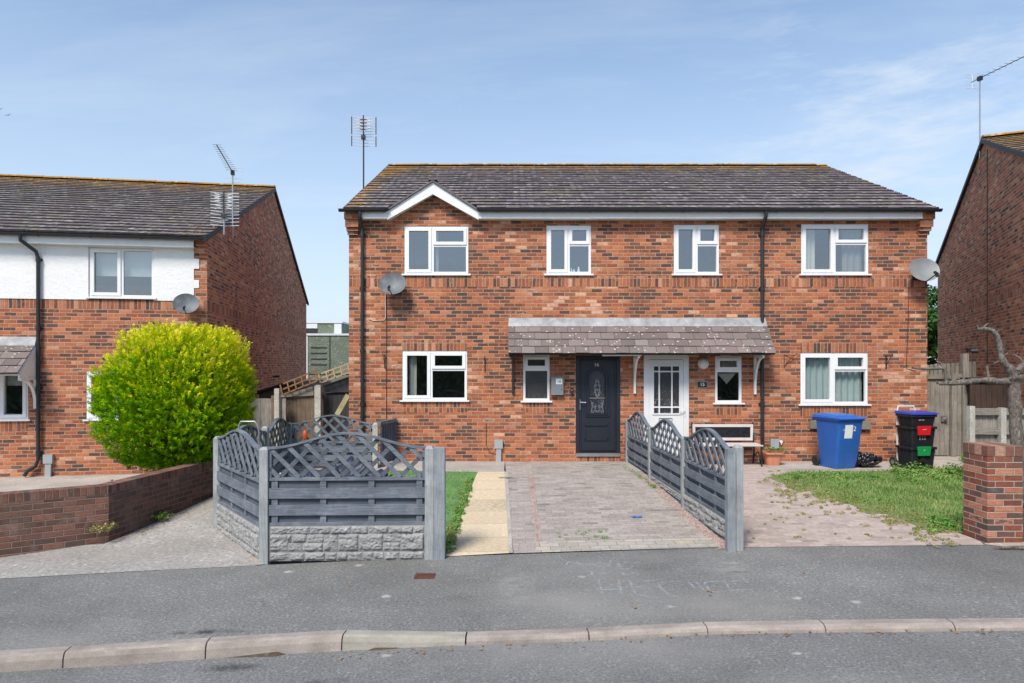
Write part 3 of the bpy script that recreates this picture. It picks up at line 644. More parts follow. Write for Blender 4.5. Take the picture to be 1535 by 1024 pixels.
def text(s, size, mat, par, loc, rot=(R(90), 0, 0), name='number', ext=.004, align='CENTER'):
    c = bpy.data.curves.new(name, 'FONT'); c.body = s; c.size = size; c.align_x = align; c.align_y = 'CENTER'; c.extrude = ext
    t = bpy.data.objects.new(name + '_tmp', c); COL.objects.link(t); dg = bpy.context.evaluated_depsgraph_get(); dg.update()
    me = bpy.data.meshes.new_from_object(t.evaluated_get(dg)); bpy.data.objects.remove(t); bpy.data.curves.remove(c)
    me.name = name; me.materials.clear(); me.materials.append(mat); o = bpy.data.objects.new(name, me); COL.objects.link(o); o.parent = par; o.location = loc; o.rotation_euler = rot; return o
def bracket(par, x, z0, z1, proj, mat, t=.045):
    """gallows bracket under a canopy: wall leg, top arm and a curved brace"""
    mb = MB(); mb.box(x - t / 2, x + t / 2, -.055, -.002, z0, z1); mb.box(x - t / 2, x + t / 2, -proj, -.055, z1 - .06, z1)
    n = 7; pts = []
    for i in range(n + 1):
        a = math.pi / 2 * i / n; pts.append((x, -.03 - (proj - .08) * (1 - math.cos(a)) ** 1.1, z0 + .06 + (z1 - z0 - .1) * math.sin(a)))
    for a, b in zip(pts[:-1], pts[1:]): mb.bar(a, b, t * .9, .05, up=(0, 1, .3))
    return mb.build('bracket', mat, par)

# ------------------------------------------------------------------ the pair of houses in the middle
WY = 13.9; PXM = WY / F
HX0 = (523 - CX) * PXM; HW = (1390 - 523) * PXM
def fx(px): return (px - 523) * PXM
def fz(py): return CZ + (HY - py) * PXM
house = root('semi_detached_house', (HX0, WY, 0), 0, 'orange brick house pair with a white edged gable and a shared porch roof', 'house')
win = dict(A=(606, 702, 339, 413), B=(819, 886, 338, 413), C=(1010, 1078, 337, 413), D=(1201, 1302, 336, 413),
           E=(603, 700, 526, 602), H=(1200, 1301, 529, 608), F=(784, 824, 532, 603), G=(1072, 1112, 534, 606))
W = {k: (fx(a), fx(b), fz(d), fz(c)) for k, (a, b, c, d) in win.items()}
DL = (fx(863), fx(930), fz(682), fz(533)); DR = (fx(965), fx(1033), fz(684), fz(531))
EZ = fz(318)        # top of the brickwork behind the fascia
bands = [(0, HW, fz(430), fz(413.5), 1)]
for k in 'EH': bands += [(W[k][0], W[k][1], W[k][3], W[k][3] + .225, 1), (W[k][0], W[k][1], W[k][2] - .225, W[k][2], 1)]
for k in 'FG': bands += [(W[k][0], W[k][1], W[k][2] - .225, W[k][2], 1)]
bands += [(DL[0], DL[1], .0, DL[2], 1)]
DEP = 9.2; RY = DEP / 2; RZ = 7.52
mb = MB(); wall_grid(mb, 0, HW, -.4, EZ, list(W.values()) + [DL, DR], bands)
# gable peak of brick above the eaves, flush with the wall
gxc = fx(650.5); gz = fz(283); gh = (gz - EZ) / math.tan(R(35))
mb.face([(gxc - gh, 0, EZ), (gxc + gh, 0, EZ), (gxc, 0, gz)])
for x, s in ((0, -1), (HW, 1)):
    mb.face([(x, 0, -.4), (x, DEP, -.4), (x, DEP, EZ), (x, RY, RZ - .06), (x, 0, EZ)])
mb.face([(0, DEP, -.4), (HW, DEP, -.4), (HW, DEP, EZ), (0, DEP, EZ)])
mb.build('wall', [M['brick_main'], M['brick_main_soldier']], house, recalc=False)
mb = MB(); mb.face([(.05, 3.2, -.1), (HW - .05, 3.2, -.1), (HW - .05, 3.2, EZ), (.05, 3.2, EZ)])
for z in (.04, 2.55): mb.box(.05, HW - .05, .12, 3.2, z, z + .2, mi=1)
for x in (fx(745), HW / 2, fx(1150)): mb.box(x - .06, x + .06, .13, 3.2, .24, EZ)
mb.build('room', [M['room'], M['room_floor']], house, recalc=False)
# corbels
mb = MB()
for x0, x1 in ((-.06, .235), (HW - .235, HW + .06)):
    mb = MB()
    for i, (pz, pr) in enumerate(((318, .17), (325.5, .17), (331, .13), (337, .13), (342, .085), (347.5, .04))):
        zt, zb = fz(pz), fz((325.5, 331, 337, 342, 347.5, 353)[i]); mb.box(x0 + (.17 - pr) * .3, x1 - (.17 - pr) * .3, -pr, -.001, zb + .003, zt)
    mb.build('corbel', M['brick_main'], house, bevel=.004)
EY, EZT = -.30, 5.20         # tile edge
mb = MB(); hx = lambda x, y: abs(x - gxc) < .88 - (y - EY) * .62 and y < 1.3
roof_slope(mb, -.03, HW + .05, EY, EZT, RY, RZ, 18, seed=2, skip=hx)
roof_slope(mb, -.03, HW + .05, DEP + .3, EZT, RY, RZ, 18, seed=5)
roof = mb.build('roof', [M['roof_main'], M['tile_edge_shade']], house, recalc=False)
mb = MB()
for xa, xb, ya in ((-.02, gxc - .95, EY + .02), (gxc - .95, gxc + .95, .03), (gxc + .95, HW + .04, EY + .02)):
    za = EZT - .03 + (ya - EY) * (RZ - EZT) / (RY - EY); mb.face([(xa, ya, za), (xb, ya, za), (xb, RY, RZ - .03), (xa, RY, RZ - .03)])
if 1: mb.face([(-.02, DEP + .28, EZT - .03), (-.02, RY, RZ - .03), (HW + .04, RY, RZ - .03), (HW + .04, DEP + .28, EZT - .03)])
mb.build('underlay', M['verge_dark'], roof, recalc=False)
mb = MB(); ridge_tiles(mb, -.03, HW - .25, RY, RZ + .012, .10); ridge_tiles(mb, HW - .25, HW + .04, RY, RZ - .005, .10); mb.build('ridge', M['ridge_tile'], roof, recalc=False)
# moss and mortar bedded along the verges
mb = MB()
for x in (-.05, HW + .02):
    mb = MB()
    for i in range(46):
        t = (i + .5) / 46; y = EY + (RY - EY) * t; z = EZT + (RZ - EZT) * t; mb.box(x, x + .03, y - .055, y + .055, z - .05, z + .002 + random.uniform(0, .012))
    mb.build('verge', M['verge_dark'], roof)
mbm = MB(); rg = random.Random(4)
for i in range(420):
    e = rg.random(); 
    if e < .35: t = rg.random() ** .8; x = -.03 + abs(rg.gauss(0, .12)); 
    elif e < .45: t = rg.random() ** .6; x = HW + .04 - abs(rg.gauss(0, .15))
    else: t = 1 - abs(rg.gauss(0, .05)); x = rg.gauss(7.5, 2.8)
    if not 0 < t < 1 or not -.03 < x < HW + .04: continue
    y = EY + (RY - EY) * t; z = EZT + (RZ - EZT) * t + .02; r = rg.uniform(.006, .018)
    mbm.lathe([(r, 0), (r * .8, r * .35), (r * .3, r * .55), (.001, r * .58)], (x, y, z), 6)
plain('moss_orange', (.42, .20, .03), .95, var=.4, vs=12); mbm.build('moss', M['moss_orange'], roof)['kind'] = 'stuff'
# small gable over the left bedroom window
bp = math.tan(R(36.5)); bxw = fx(718) - fx(650.5); by0, by1 = -.20, -.165
apz = fz(546) + (546 - 273) * (WY - .2) / F; ftz = CZ + (HY - 322) * (WY - .2) / F
mb = MB(); x0, x1 = gxc - bxw, gxc + bxw; bt = .215
for sgn in (-1, 1):
    xe = gxc + sgn * bxw
    mb.prism([(gxc, apz - bt * 1.15), (gxc, apz), (xe, ftz + .07), (xe, ftz - .10)] if sgn > 0 else [(xe, ftz - .10), (xe, ftz + .07), (gxc, apz), (gxc, apz - bt * 1.15)], by0, by1)
mb.build('bargeboard', M['fascia_white'], house, bevel=.003)
mb = MB()     # soffit behind the boards
for sgn in (-1, 1):
    xe = gxc + sgn * bxw; mb.face([(gxc, by1, apz - bt), (xe, by1, ftz - .09), (xe, -.001, ftz - .09), (gxc, -.001, apz - bt)])
mb.build('soffit', M['fascia_white'], house, recalc=False)
mb = MB()      # its own little tiled roof running back into the main slope
slope = (RZ - EZT) / (RY - EY)
for sgn in (-1, 1):
    rows = 5; ln = math.hypot(bxw + .05, apz - ftz); dirv = Vector((sgn * (bxw + .05), 0, -(apz + .03 - (ftz + .07)))); dn = dirv.normalized(); nn = Vector((sgn * -dn.z, 0, abs(dn.x)))
    for i in range(rows):
        for j in range(8):
            ya, yb = by0 - .04 + j * .27, by0 - .04 + (j + 1) * .27
            hi = Vector((gxc, 0, apz + .03)) + dirv * ((rows - i - 1) / rows); lo = Vector((gxc, 0, apz + .03)) + dirv * ((rows - i) / rows)
            ymid = EY + (lo.z - EZT) / slope
            if ya > ymid + .35: continue
            yb2 = min(yb, EY + (lo.z - EZT) / slope + .3)
            if yb2 - ya < .03: continue
            at = random.random() + .01; l2, h2 = lo + nn * .02, hi + nn * .004
            P4 = [(l2.x, ya + .002, l2.z), (l2.x, yb2 - .002, l2.z), (h2.x, yb2 - .002, h2.z), (h2.x, ya + .002, h2.z)]
            mb.face(P4, [(ya + 9, i * .2), (yb + 9, i * .2), (yb + 9, i * .2 + .2), (ya + 9, i * .2 + .2)], at=at); mb.face([(lo.x, ya, lo.z), (lo.x, yb2, lo.z), P4[1], P4[0]], [(ya + 9, 0), (yb + 9, 0), (yb + 9, .02), (ya + 9, .02)], at=at)
            if j == 0: mb.face([(lo.x, ya, lo.z - .03), P4[0], P4[3], (hi.x, ya, hi.z - .03)], [(ya + 9, 0), (ya + 9, .02), (ya + 9, .2), (ya + 9, .2)], at=at)
for j in range(5):
    ya, yb = by0 - .045 + j * .3, by0 - .045 + (j + 1) * .3
    zt = apz + .035
    for k in range(6):
        a0, a1 = math.pi * k / 6, math.pi * (k + 1) / 6
        mb.face([(gxc + .09 * math.cos(a), y, zt + .055 * math.sin(a)) for y, a in ((ya, a0), (yb, a0), (yb, a1), (ya, a1))], [(ya + 9, 0), (yb + 9, 0), (yb + 9, .1), (ya + 9, .1)], at=.4)
    mb.face([(gxc + .09 * math.cos(math.pi * k / 6), ya, zt + .055 * math.sin(math.pi * k / 6)) for k in range(7)], [(ya + 9, .1)] * 7, at=.5)
mb.build('gable_roof', M['roof_main'], house, recalc=False)
# fascia, soffit, gutters, pipes
fz0, fz1 = CZ + (HY - 327.5) * 13.7 / F, 5.17
mb = MB(); mb.box(fx(541), gxc - bxw - .003, -.20, -.175, fz0, fz1); mb.box(gxc + bxw + .003, HW - .22, -.20, -.175, fz0, fz1); mb.build('fascia', M['fascia_white'], house, bevel=.002)
mb = MB(); mb.box(.24, gxc - bxw, -.174, -.001, fz0 + .002, fz0 + .012); mb.box(gxc + bxw, HW - .22, -.174, -.001, fz0 + .002, fz0 + .012); mb.build('soffit', M['fascia_white'], house)
gutter(house, -.14, gxc - bxw - .02, -.265, 5.20); gutter(house, gxc + bxw + .02, HW + .12, -.265, 5.20)
for px in (544, 1141):
    x = fx(px); downpipe(house, [(x, -.265, 5.16), (x, -.265, 5.05), (x, -.06, 4.85), (x, -.06, 4.7), (x, -.06, .03)], .036, [(x, -.06, 4.72), (x, -.06, 3.6), (x, -.06, 2.3), (x, -.06, 1.2)])
# windows
def wn(k, xm=None, zt=None, sashes=('L', 'T'), **kw):
    a, b, c, d = W[k]; return window(house, a, b, c, d, fx(xm) if xm else None, fz(zt) if zt else None, sashes, **kw)
def cu(mat, p0, p1, q0, q1): return (mat, fx(p0), fx(p1), fz(q1), fz(q0))
wn('A', 648, 368, curtain=[cu('curtain_pale', 652, 656, 342, 410)]); wn('B', 852, 367); wn('C', 1044, 367)
wn('D', 1251, 365, curtain=[cu('curtain_pale', 1206, 1226, 340, 410), cu('curtain_grey', 1268, 1298, 340, 410)])
wn('E', 646, 554, curtain=[cu('curtain_pale', 611, 623, 529, 598)]); wn('H', 1250, 555, curtain=[cu('curtain_net', 1204, 1298, 532, 604)])
wn('F', None, 554, ('T',), gl='glass_frost'); wg = wn('G', None, 556, ('T',), curtain=[cu('curtain_lace', 1078, 1106, 537, 551)])
mb = MB(); mb.face([(fx(1078), .12, fz(560)), (fx(1092), .12, fz(576)), (fx(1106), .12, fz(560))]); mb.build('lace_valance', M['curtain_lace'], wg, recalc=False)
# little figures on the sill inside window B
rg = random.Random(8)
for i, (px, hgt, wd) in enumerate(((829, .05, .05), (833, .07, .03), (838, .06, .06), (857, .09, .035), (861, .07, .04), (868, .12, .05))):
    o = MB(); o.lathe([(wd * .5, 0), (wd * .6, hgt * .3), (wd * .3, hgt * .6), (wd * .42, hgt * .8), (.002, hgt)], (0, 0, 0), 10)
    o = o.build('ornament', M['white_label'], None, smooth=True, loc=(HX0 + fx(px), WY + .085, W['B'][2] + .078)); tag(o, 'small white ornament on the sill behind the narrow upper window over the grey mailbox', 'ornament', 'white ornaments on the bedroom window sill')
# dark door
def dark_door():
    a, b, c, d = DL; fr = MB(); ring(fr, a + .002, b - .002, c - .02, d, .075, .01, .08); door = fr.build('dark_door', M['door_dark'], house, bevel=.005); door['label'] = 'dark blue grey front door with arched leaded glass and the number 16'
    lx0, lx1, lz0, lz1 = a + .08, b - .08, c + .06, d - .08; cx = fx(894.5)
    def inset(m, poly, w, y): 
        pass
    lf = MB(); gx0, gx1 = fx(883.5), fx(908); gz0, gz1, gr = fz(620), fz(568), (fx(908) - fx(883.5)) / 2
    # leaf built round the arched light
    n = 14; arch = [(gx1, gz0)] + [(cx + gr * math.cos(math.pi * k / n) + (gx0 + gx1) / 2 - cx, gz1 + gr * math.sin(math.pi * k / n)) for k in range(n + 1)] + [(gx0, gz0)]
    y = .03
    lf.face([(lx0, y, lz0), (lx1, y, lz0), (lx1, y, gz0), (lx0, y, gz0)]); lf.face([(lx0, y, gz0), (gx0, y, gz0), (gx0, y, gz1), (lx0, y, gz1)]); lf.face([(gx1, y, gz0), (lx1, y, gz0), (lx1, y, gz1), (gx1, y, gz1)])
    am = arch[1:-1]
    for p, q in zip(am[:-1], am[1:]): lf.face([(p[0], y, p[1]), (p[0], y, lz1), (q[0], y, lz1), (q[0], y, q[1])])
    lf.face([(lx0, y, gz1), (gx0, y, gz1), (gx0, y, lz1), (lx0, y, lz1)]); lf.face([(gx1, y, gz1), (lx1, y, gz1), (lx1, y, lz1), (gx1, y, lz1)])
    # raised mouldings
    def mould(pts, w=.028, closed=True):
        m = len(pts)
        for i in range(m if closed else m - 1): 
            p, q = pts[i], pts[(i + 1) % m]; lf.bar((p[0], y - .006, p[1]), (q[0], y - .006, q[1]), w, .03, up=(0, 1, 0))
    mc = (gx0 + gx1) / 2
    mould([(mc + (gr + .02) * math.cos(math.pi * k / n), gz1 + (gr + .02) * math.sin(math.pi * k / n)) for k in range(n + 1)] + [(gx0 - .02, gz0 - .02), (gx1 + .02, gz0 - .02)])
    mould([(mc + (gr + .075) * math.cos(math.pi * k / n), gz1 + (gr + .075) * math.sin(math.pi * k / n)) for k in range(n + 1)] + [(gx0 - .075, gz0 - .06), (gx1 + .075, gz0 - .06)], .022)
    px0, px1, pz0, pz1 = fx(877), fx(911.5), fz(659), fz(637)
    mould([(px0, pz0), (px1, pz0), (px1, pz1), (px0, pz1)], .04)
    mould([(lx0 + .03, lz0 + .04), (lx1 - .03, lz0 + .04), (lx1 - .03, lz1 - .02), (lx0 + .03, lz1 - .02)], .016)
    lf.build('door_leaf', M['door_dark'], door, recalc=False)
    g = MB(); g.face([(x, y + .02, z) for x, z in arch]); g.build('pane', M['glass_door'], door, recalc=False)
    ld = MB(); yl = y + .016
    def crv(pts, r=.0035): ld.tube([(p[0], yl, p[1]) for p in pts], r, 5)
    zc = fz(597)
    crv([(gx0, zc), (gx1, zc)], .006)
    for s in (-1, 1):
        for (x_, z_, r_, a0, a1) in ((.02, .16, .045, -1, 4), (.045, .09, .035, 0, 5), (.03, .26, .035, -1, 4), (.085, -.12, .05, -2, 3), (.06, -.22, .045, 0, 5), (.1, -.29, .035, 0, 6), (.045, -.17, .03, 1, 6), (.02, .34, .025, -1, 4), (.025, .05, .025, 0, 6), (.03, -.28, .03, 0, 6)):
            crv([(mc + s * (x_ + r_ * (1 - .09 * k) * math.cos(a0 + (a1 - a0) * k / 8)), zc + z_ + r_ * (1 - .09 * k) * math.sin(a0 + (a1 - a0) * k / 8)) for k in range(9)])
        crv([(mc + s * .006, zc + .02), (mc + s * .05, zc + .2), (mc + s * .01, zc + .4)]); crv([(mc + s * .13, gz0 + .02), (mc + s * .1, gz0 + .2), (mc + s * .14, zc - .05)])
    ld.build('leadwork', M['lead_came'], door)
    hd = MB(); hx_ = fx(870); hz_ = fz(603); hd.box(hx_ - .015, hx_ + .015, .012, .03, hz_ - .16, hz_ + .06); hd.tube([(hx_, .02, hz_), (hx_, -.035, hz_), (hx_ + .12, -.04, hz_ - .005)], .011, 8); hd.build('handle', M['chrome'], door, bevel=.003)
    text('16', .105, M['white_label'], door, (fx(894.5), y - .006, fz(547)))
    tb = MB(); tb.box(a + .01, b - .01, -.03, .03, c - .03, c + .035); tb.build('threshold', M['galv'], door, bevel=.004)
dark_door()
def white_door():
    a, b, c, d = DR; fr = MB(); ring(fr, a + .002, b - .002, c - .02, d, .11, .01, .08); door = fr.build('white_door', M['door_white'], house, bevel=.005); door['label'] = 'white front door with a nine pane patterned glass light'
    lx0, lx1, lz0, lz1 = a + .115, b - .115, c + .06, d - .12; gx0, gx1, gz0, gz1 = fx(980), fx(1018.5), fz(620), fz(549)
    lf = MB(); lf.box(lx0, lx1, .02, .06, lz0, gz0); lf.box(lx0, gx0, .02, .06, gz0, gz1); lf.box(gx1, lx1, .02, .06, gz0, gz1); lf.box(lx0, lx1, .02, .06, gz1, lz1)
    ring(lf, gx0 - .025, gx1 + .025, gz0 - .025, gz1 + .025, .03, .004, .02)
    for px in (988.5, 1007.5): lf.box(fx(px) - .014, fx(px) + .014, .008, .05, gz0, gz1)
    for py in (557, 610.5): lf.box(gx0, gx1, .010, .048, fz(py) - .014, fz(py) + .014)
    lf.build('door_leaf', M['door_white'], door, bevel=.003)
    g = MB(); g.face([(gx0, .04, gz0), (gx1, .04, gz0), (gx1, .04, gz1), (gx0, .04, gz1)]); g.build('pane', M['glass_frost'], door, recalc=False)
    lb = MB(); ring(lb, fx(988), fx(1008), fz(632), fz(627), .008, .01, .02); lb.build('letter_slot', M['black_plastic'], door)
    hd = MB(); hx_ = fx(1026); hz_ = fz(615); hd.box(hx_ - .014, hx_ + .014, .0, .02, hz_ - .14, hz_ + .06); hd.tube([(hx_, .01, hz_), (hx_, -.04, hz_), (hx_ - .11, -.045, hz_)], .010, 8); hd.build('handle', M['white_paint'], door, bevel=.003)
white_door()
# porch canopy
def canopy(par, x0, x1, z_top, z_eave, proj, rows=4, flash=.17, cheek=None, nm='porch_roof'):
    c = MB(); zf = z_top - flash
    roof_slope(c, x0, x1, -proj, z_eave, -.10, zf, rows, .27, .02, seed=9)
    o = c.build(nm, [M['roof_porch'], M['tile_edge_shade']], par, recalc=False)
    u = MB(); u.prismx([(-proj + .02, z_eave - .025), (-.002, z_eave - .025), (-.002, z_top - .05), (-.10, zf - .02)], x0 + .012, x1 - .012); u.build('soffit', M['white_paint'] if cheek else M['verge_dark'], o)
    f = MB(); f.hexa([(x0, -.13, zf - .01), (x1, -.13, zf - .01), (x1, -.003, zf - .01), (x0, -.003, zf - .01), (x0 + .01, -.035, z_top), (x1 - .01, -.035, z_top), (x1 - .01, -.003, z_top), (x0 + .01, -.003, z_top)]); f.build('flashing', M['lead'], o, bevel=.01)
    if cheek:
        ch = MB(); ch.prismx([(-proj + .04, z_eave - .08), (-.003, z_eave - .08), (-.003, z_top - .1), (-.11, zf - .06), (-proj + .04, z_eave - .05)], x1 - .011, x1 + .004); ch.build('cheek', M['white_paint'], o)
    return o
pc = canopy(house, fx(762), fx(1147), fz(477), 2.245, .58)
bz1 = 2.215
bk = bracket(pc, fx(769), fz(590), bz1, .50, M['black_plastic']); bk['label'] = 'dark painted bracket'
bracket(pc, fx(951), fz(590), bz1, .50, M['white_paint']); bracket(pc, fx(1131), fz(591), bz1, .50, M['white_paint'])
mb = MB(); mb.bar((fx(898), -.5, 2.21), (fx(955), -.5, 2.215), .03, .035); mb.build('batten', M['white_paint'], pc)
# cables on the wall
def cable(pts, r, mat, label, off=(HX0, WY, 0)):
    c = MB(); c.tube([(p[0] + off[0], p[1] + off[1], p[2] + off[2]) for p in pts], r, 6); return tag(c.build('cable', M[mat]), label, 'cable')
cable([(fx(579.5), -.012, fz(442)), (fx(579.5), -.012, fz(655)), (fx(579), -.012, .06)], .007, 'cable_dark', 'thin dark cable running down the brick wall below the grey dish beside the gable window')
cable([(fx(578), -.012, fz(440)), (fx(578), -.012, fz(477)), (fx(576), -.012, fz(480)), (fx(560), -.012, fz(481)), (fx(553), -.012, fz(478))], .009, 'cable_pale', 'pale cable bent like a hook below the grey dish on the orange wall')
cable([(fx(1362), -.012, fz(420)), (fx(1361), -.012, fz(480)), (fx(1358), -.012, fz(552)), (fx(1372), -.012, fz(556))], .006, 'cable_dark', 'thin dark cable hanging down the wall from the pale dish near the right corner')
cable([(fx(729), -.012, fz(634)), (fx(729), -.012, fz(668)), (fx(735), -.012, fz(679)), (fx(744), -.012, fz(681))], .005, 'cable_dark', 'short thin cable low on the wall beside the grey pipe cover left of the driveway')

# fittings on the wall, each a thing
def wl(px, py, Y): return ((px - CX) * Y / F, Y, CZ + (HY - py) * Y / F)
def fitting(name, px, py, label, cat, Y=WY, group=None): return root(name, wl(px, py, Y), 0, label, cat, group)
m = fitting('mailbox', 835, 579, 'grey metal mailbox with a white 16 label on the wall beside the frosted window', 'mailbox')
b = MB(); b.box(-.125, .125, -.1, -.002, -.18, .18); b.build('box', M['letterbox'], m, bevel=.012); b = MB(); b.box(-.13, .13, -.115, -.002, .181, .20); b.build('lid', M['letterbox'], m, bevel=.006)
b = MB(); b.box(-.03, .1, -.103, -.1005, .045, .16); lb = b.build('label', M['white_label'], m); text('16', .085, M['cable_dark'], lb, (.035, -.105, .10), ext=.001)
b = MB(); b.tube([(.085, -.1, -.06), (.085, -.108, -.06)], .012, 10); b.build('lock', M['chrome'], m)
m = fitting('doorbell', 857, 587, 'small black key box on the brick beside the dark door', 'key box')
b = MB(); b.box(-.03, .03, -.035, -.002, -.075, .075); b.build('case', M['black_plastic'], m, bevel=.008); b = MB(); b.tube([(0, -.034, .03), (0, -.04, .03)], .014, 12); b.build('button', M['galv'], m)
m = fitting('wall_light', 1054, 545, 'round white wall light between the white door and the small window', 'wall light')
b = MB(); b.tube([(0, -.002, 0), (0, -.035, 0)], .115, 28); b.build('base', M['white_paint'], m); b = MB()
prof = [(.108, -.0), (.105, .02), (.08, .05), (.045, .065), (.001, .07)]; b.lathe(prof, (0, 0, 0), 28); o = b.build('globe', M['light_globe'], m, smooth=True, loc=(0, -.034, 0), rot=(R(90), 0, 0))
m = fitting('house_number', 1052.5, 576.5, 'small black plaque reading 15 right of the white door', 'number plaque')
b = MB(); b.box(-.11, .11, -.012, -.002, -.075, .075); b.build('border', M['chrome'], m, bevel=.004); b = MB(); b.box(-.095, .095, -.016, -.0125, -.06, .06); b.build('plate', M['black_plastic'], m); text('15', .10, M['white_label'], m, (0, -.018, 0), ext=.001); 
def hook(px, py, label, kind=0):
    m = fitting('hanging_basket_bracket', px, py, label, 'bracket', group='wrought iron brackets on the brick wall')
    b = MB(); b.box(-.012, .012, -.012, -.002, -.17, .12); b.build('back_plate', M['black_plastic'], m); b = MB()
    b.tube([(0, -.01, .1), (0, -.12, .105), (0, -.22, .1), (.0, -.25, .13), (0, -.235, .15)], .007, 6); b.tube([(0, -.01, -.14), (0, -.06, -.05), (0, -.14, .04), (0, -.2, .1)], .006, 6); b.build('arm', M['black_plastic'], m); return m
hook(577, 540, 'black iron basket bracket between the left downpipe and the ground floor window'); hook(727, 545, 'black iron basket bracket between the ground floor window and the porch roof')
o = hook(1175, 540, 'black iron basket bracket just right of the porch roof'); o.rotation_euler.z = R(70); hook(1328, 541, 'black iron basket bracket right of the ground floor window with net curtains')
# pipe covers low on the wall
def pipe_cover(loc, rz, label):
    m = root('meter_cover', loc, rz, label, 'pipe cover', 'grey covers low on the house walls'); b = MB(); b.box(-.085, .085, -.075, -.004, .28, .46); b.build('box', M['box_grey'], m, bevel=.012)
    b = MB(); b.hexa([(-.06, -.07, 0), (.05, -.07, 0), (.05, -.004, 0), (-.06, -.004, 0), (-.05, -.06, .279), (.055, -.06, .279), (.055, -.004, .279), (-.05, -.004, .279)]); b.build('duct', M['box_grey'], m, bevel=.01); return m
pipe_cover((fx(747.5) + HX0, WY, .0), 0, 'slim pale grey pipe cover at the foot of the wall by the paved driveway')
m = root('meter_box', (fx(1160) + HX0, WY, .30), 0, 'square grey meter box on the wall above the terracotta planter', 'meter box'); b = MB(); b.box(-.085, .085, -.06, -.003, -.02, .175); b.build('box', M['box_grey'], m, bevel=.014); b = MB(); b.box(-.03, .03, -.05, -.003, -.3, -.021); b.build('duct', M['box_grey'], m)
m = tag(MB().build('tap_cover', M['white_paint']), 'small pale tap cover on the brick right of the square meter box', 'tap cover'); bpy.data.objects.remove(m)
b = MB(); b.tube([(0, -.002, 0), (0, -.05, 0)], .03, 12); b.tube([(0, -.04, 0), (0, -.04, -.06)], .012, 8); tag(b.build('tap_cover', M['white_paint'], loc=wl(1170, 662, WY), smooth=True), 'small pale round tap cover on the brick right of the square meter box', 'tap cover')

# satellite dishes
def dish(loc, rz, tilt, mat, label, sc=1.0):
    m = root('satellite_dish', loc, rz, label, 'satellite dish', 'satellite dishes on the houses'); m.scale = (sc, sc, sc)
    b = MB(); b.box(-.09, .09, -.03, -.003, -.09, .09); b.tube([(0, -.02, 0), (0, -.2, .0), (0, -.22, .08)], .02, 10); b.build('bracket', M['black_plastic'], m)
    d = MB(); n, k = 32, 7; a, c = .30, .265
    ctr = Vector((0, -.30, .10)); mt = Matrix.Rotation(R(tilt), 4, 'X')
    v0 = len(d.v); ringv = []
    for side in (0, 1):
        prev = None
        for i in range(k + 1):
            q = i / k; rg_ = []
            for j in range(n):
                an = 2 * math.pi * j / n; p = Vector((a * q * math.cos(an), .06 * (1 - q * q) + .006 * side, c * q * math.sin(an))); rg_.append(ctr + mt @ p)
            if prev:
                for j in range(n):
                    f4 = [prev[j], prev[(j + 1) % n], rg_[(j + 1) % n], rg_[j]]; d.face(f4 if side == 0 else list(reversed(f4)))
            prev = rg_
        ringv.append(prev)
    for j in range(n): d.face([ringv[0][j], ringv[0][(j + 1) % n], ringv[1][(j + 1) % n], ringv[1][j]])
    me = d.build('reflector', mat, m, recalc=False); bm = bmesh.new(); bm.from_mesh(me.data); bmesh.ops.remove_doubles(bm, verts=bm.verts, dist=1e-5); bm.to_mesh(me.data); bm.free(); me.data.polygons.foreach_set('use_smooth', [True] * len(me.data.polygons)); me.data.set_sharp_from_angle(angle=R(40))
    ar = MB(); s = ctr + mt @ Vector((0, .02, -c)); e = s + Vector((.0, -.36, .10)); ar.tube([s + Vector((0, .12, .0)), s, e], .012, 8); ar.build('arm', M['black_plastic'], m)
    l = MB(); f0 = e; l.tube([f0 + Vector((0, -.03, .0)), f0 + Vector((0, .06, .045))], .03, 12); l.box(f0.x - .02, f0.x + .02, f0.y - .05, f0.y, f0.z - .06, f0.z); l.build('receiver', M['black_plastic'], m); return m
dish(wl(592, 434, WY), R(0), -20, M['dish_dark'], 'dark grey satellite dish under the left corner of the gable window', .93)
dish(wl(1374, 414, WY), R(-4), -20, M['dish_pale'], 'pale grey satellite dish at the right corner of the orange house')

# aerials
def bay_aerial(loc, rz, hgt, label, mastcol='galv', sc=1.0, caps=True):
    m = root('tv_aerial', loc, rz, label, 'aerial', 'tv aerials above the roofs')
    b = MB(); b.tube([(0, 0, 0), (0, 0, hgt)], .018 * sc, 8); b.build('mast', M[mastcol], m)
    z0, z1 = hgt - .18 * sc, hgt + .36 * sc; g = MB(); wd = .28 * sc
    for (za, zb, n) in ((z0 - .12 * sc, z0 + .1 * sc, 4), (z0 + .16 * sc, z1, 7)):
        for i in range(n):
            z = za + (zb - za) * i / (n - 1); g.tube([(-wd, .05 + .0, z + .02 * sc), (0, .09, z), (wd, .05, z + .01 * sc)], .008 * sc, 5)
    g.build('reflector', M['alu'], m)
    if caps:
        for s in (-1, 1):
            for za, zb in ((z0 - .13 * sc, z0 + .11 * sc), (z0 + .15 * sc, z1 + .02 * sc)): c = MB(); c.tube([(s * wd, .05, za), (s * wd, .05, zb)], .012 * sc, 6); c.build('end_strip', M['black_plastic'], m)
    d = MB()
    for i in range(4):
        z = z0 + .24 * sc + i * .075 * sc
        for s in (-1, 1):
            for e in (-1, 1): d.tube([(0, -.03, z), (s * .17 * sc, -.06, z + e * .04 * sc)], .011 * sc, 5)
    d.build('dipole', M['alu'], m); b = MB(); b.tube([(0, -.03, z0 + .12 * sc), (0, -.03, z1 + .03 * sc)], .014 * sc, 6); b.box(-.05 * sc, .05 * sc, -.06, .02, z0 + .02 * sc, z0 + .1 * sc)
    for i in range(4): z = z0 + .24 * sc + i * .075 * sc; b.box(-.08 * sc, .08 * sc, -.05, -.02, z - .012 * sc, z + .012 * sc)
    b.build('boom', M['black_plastic'], m); return m
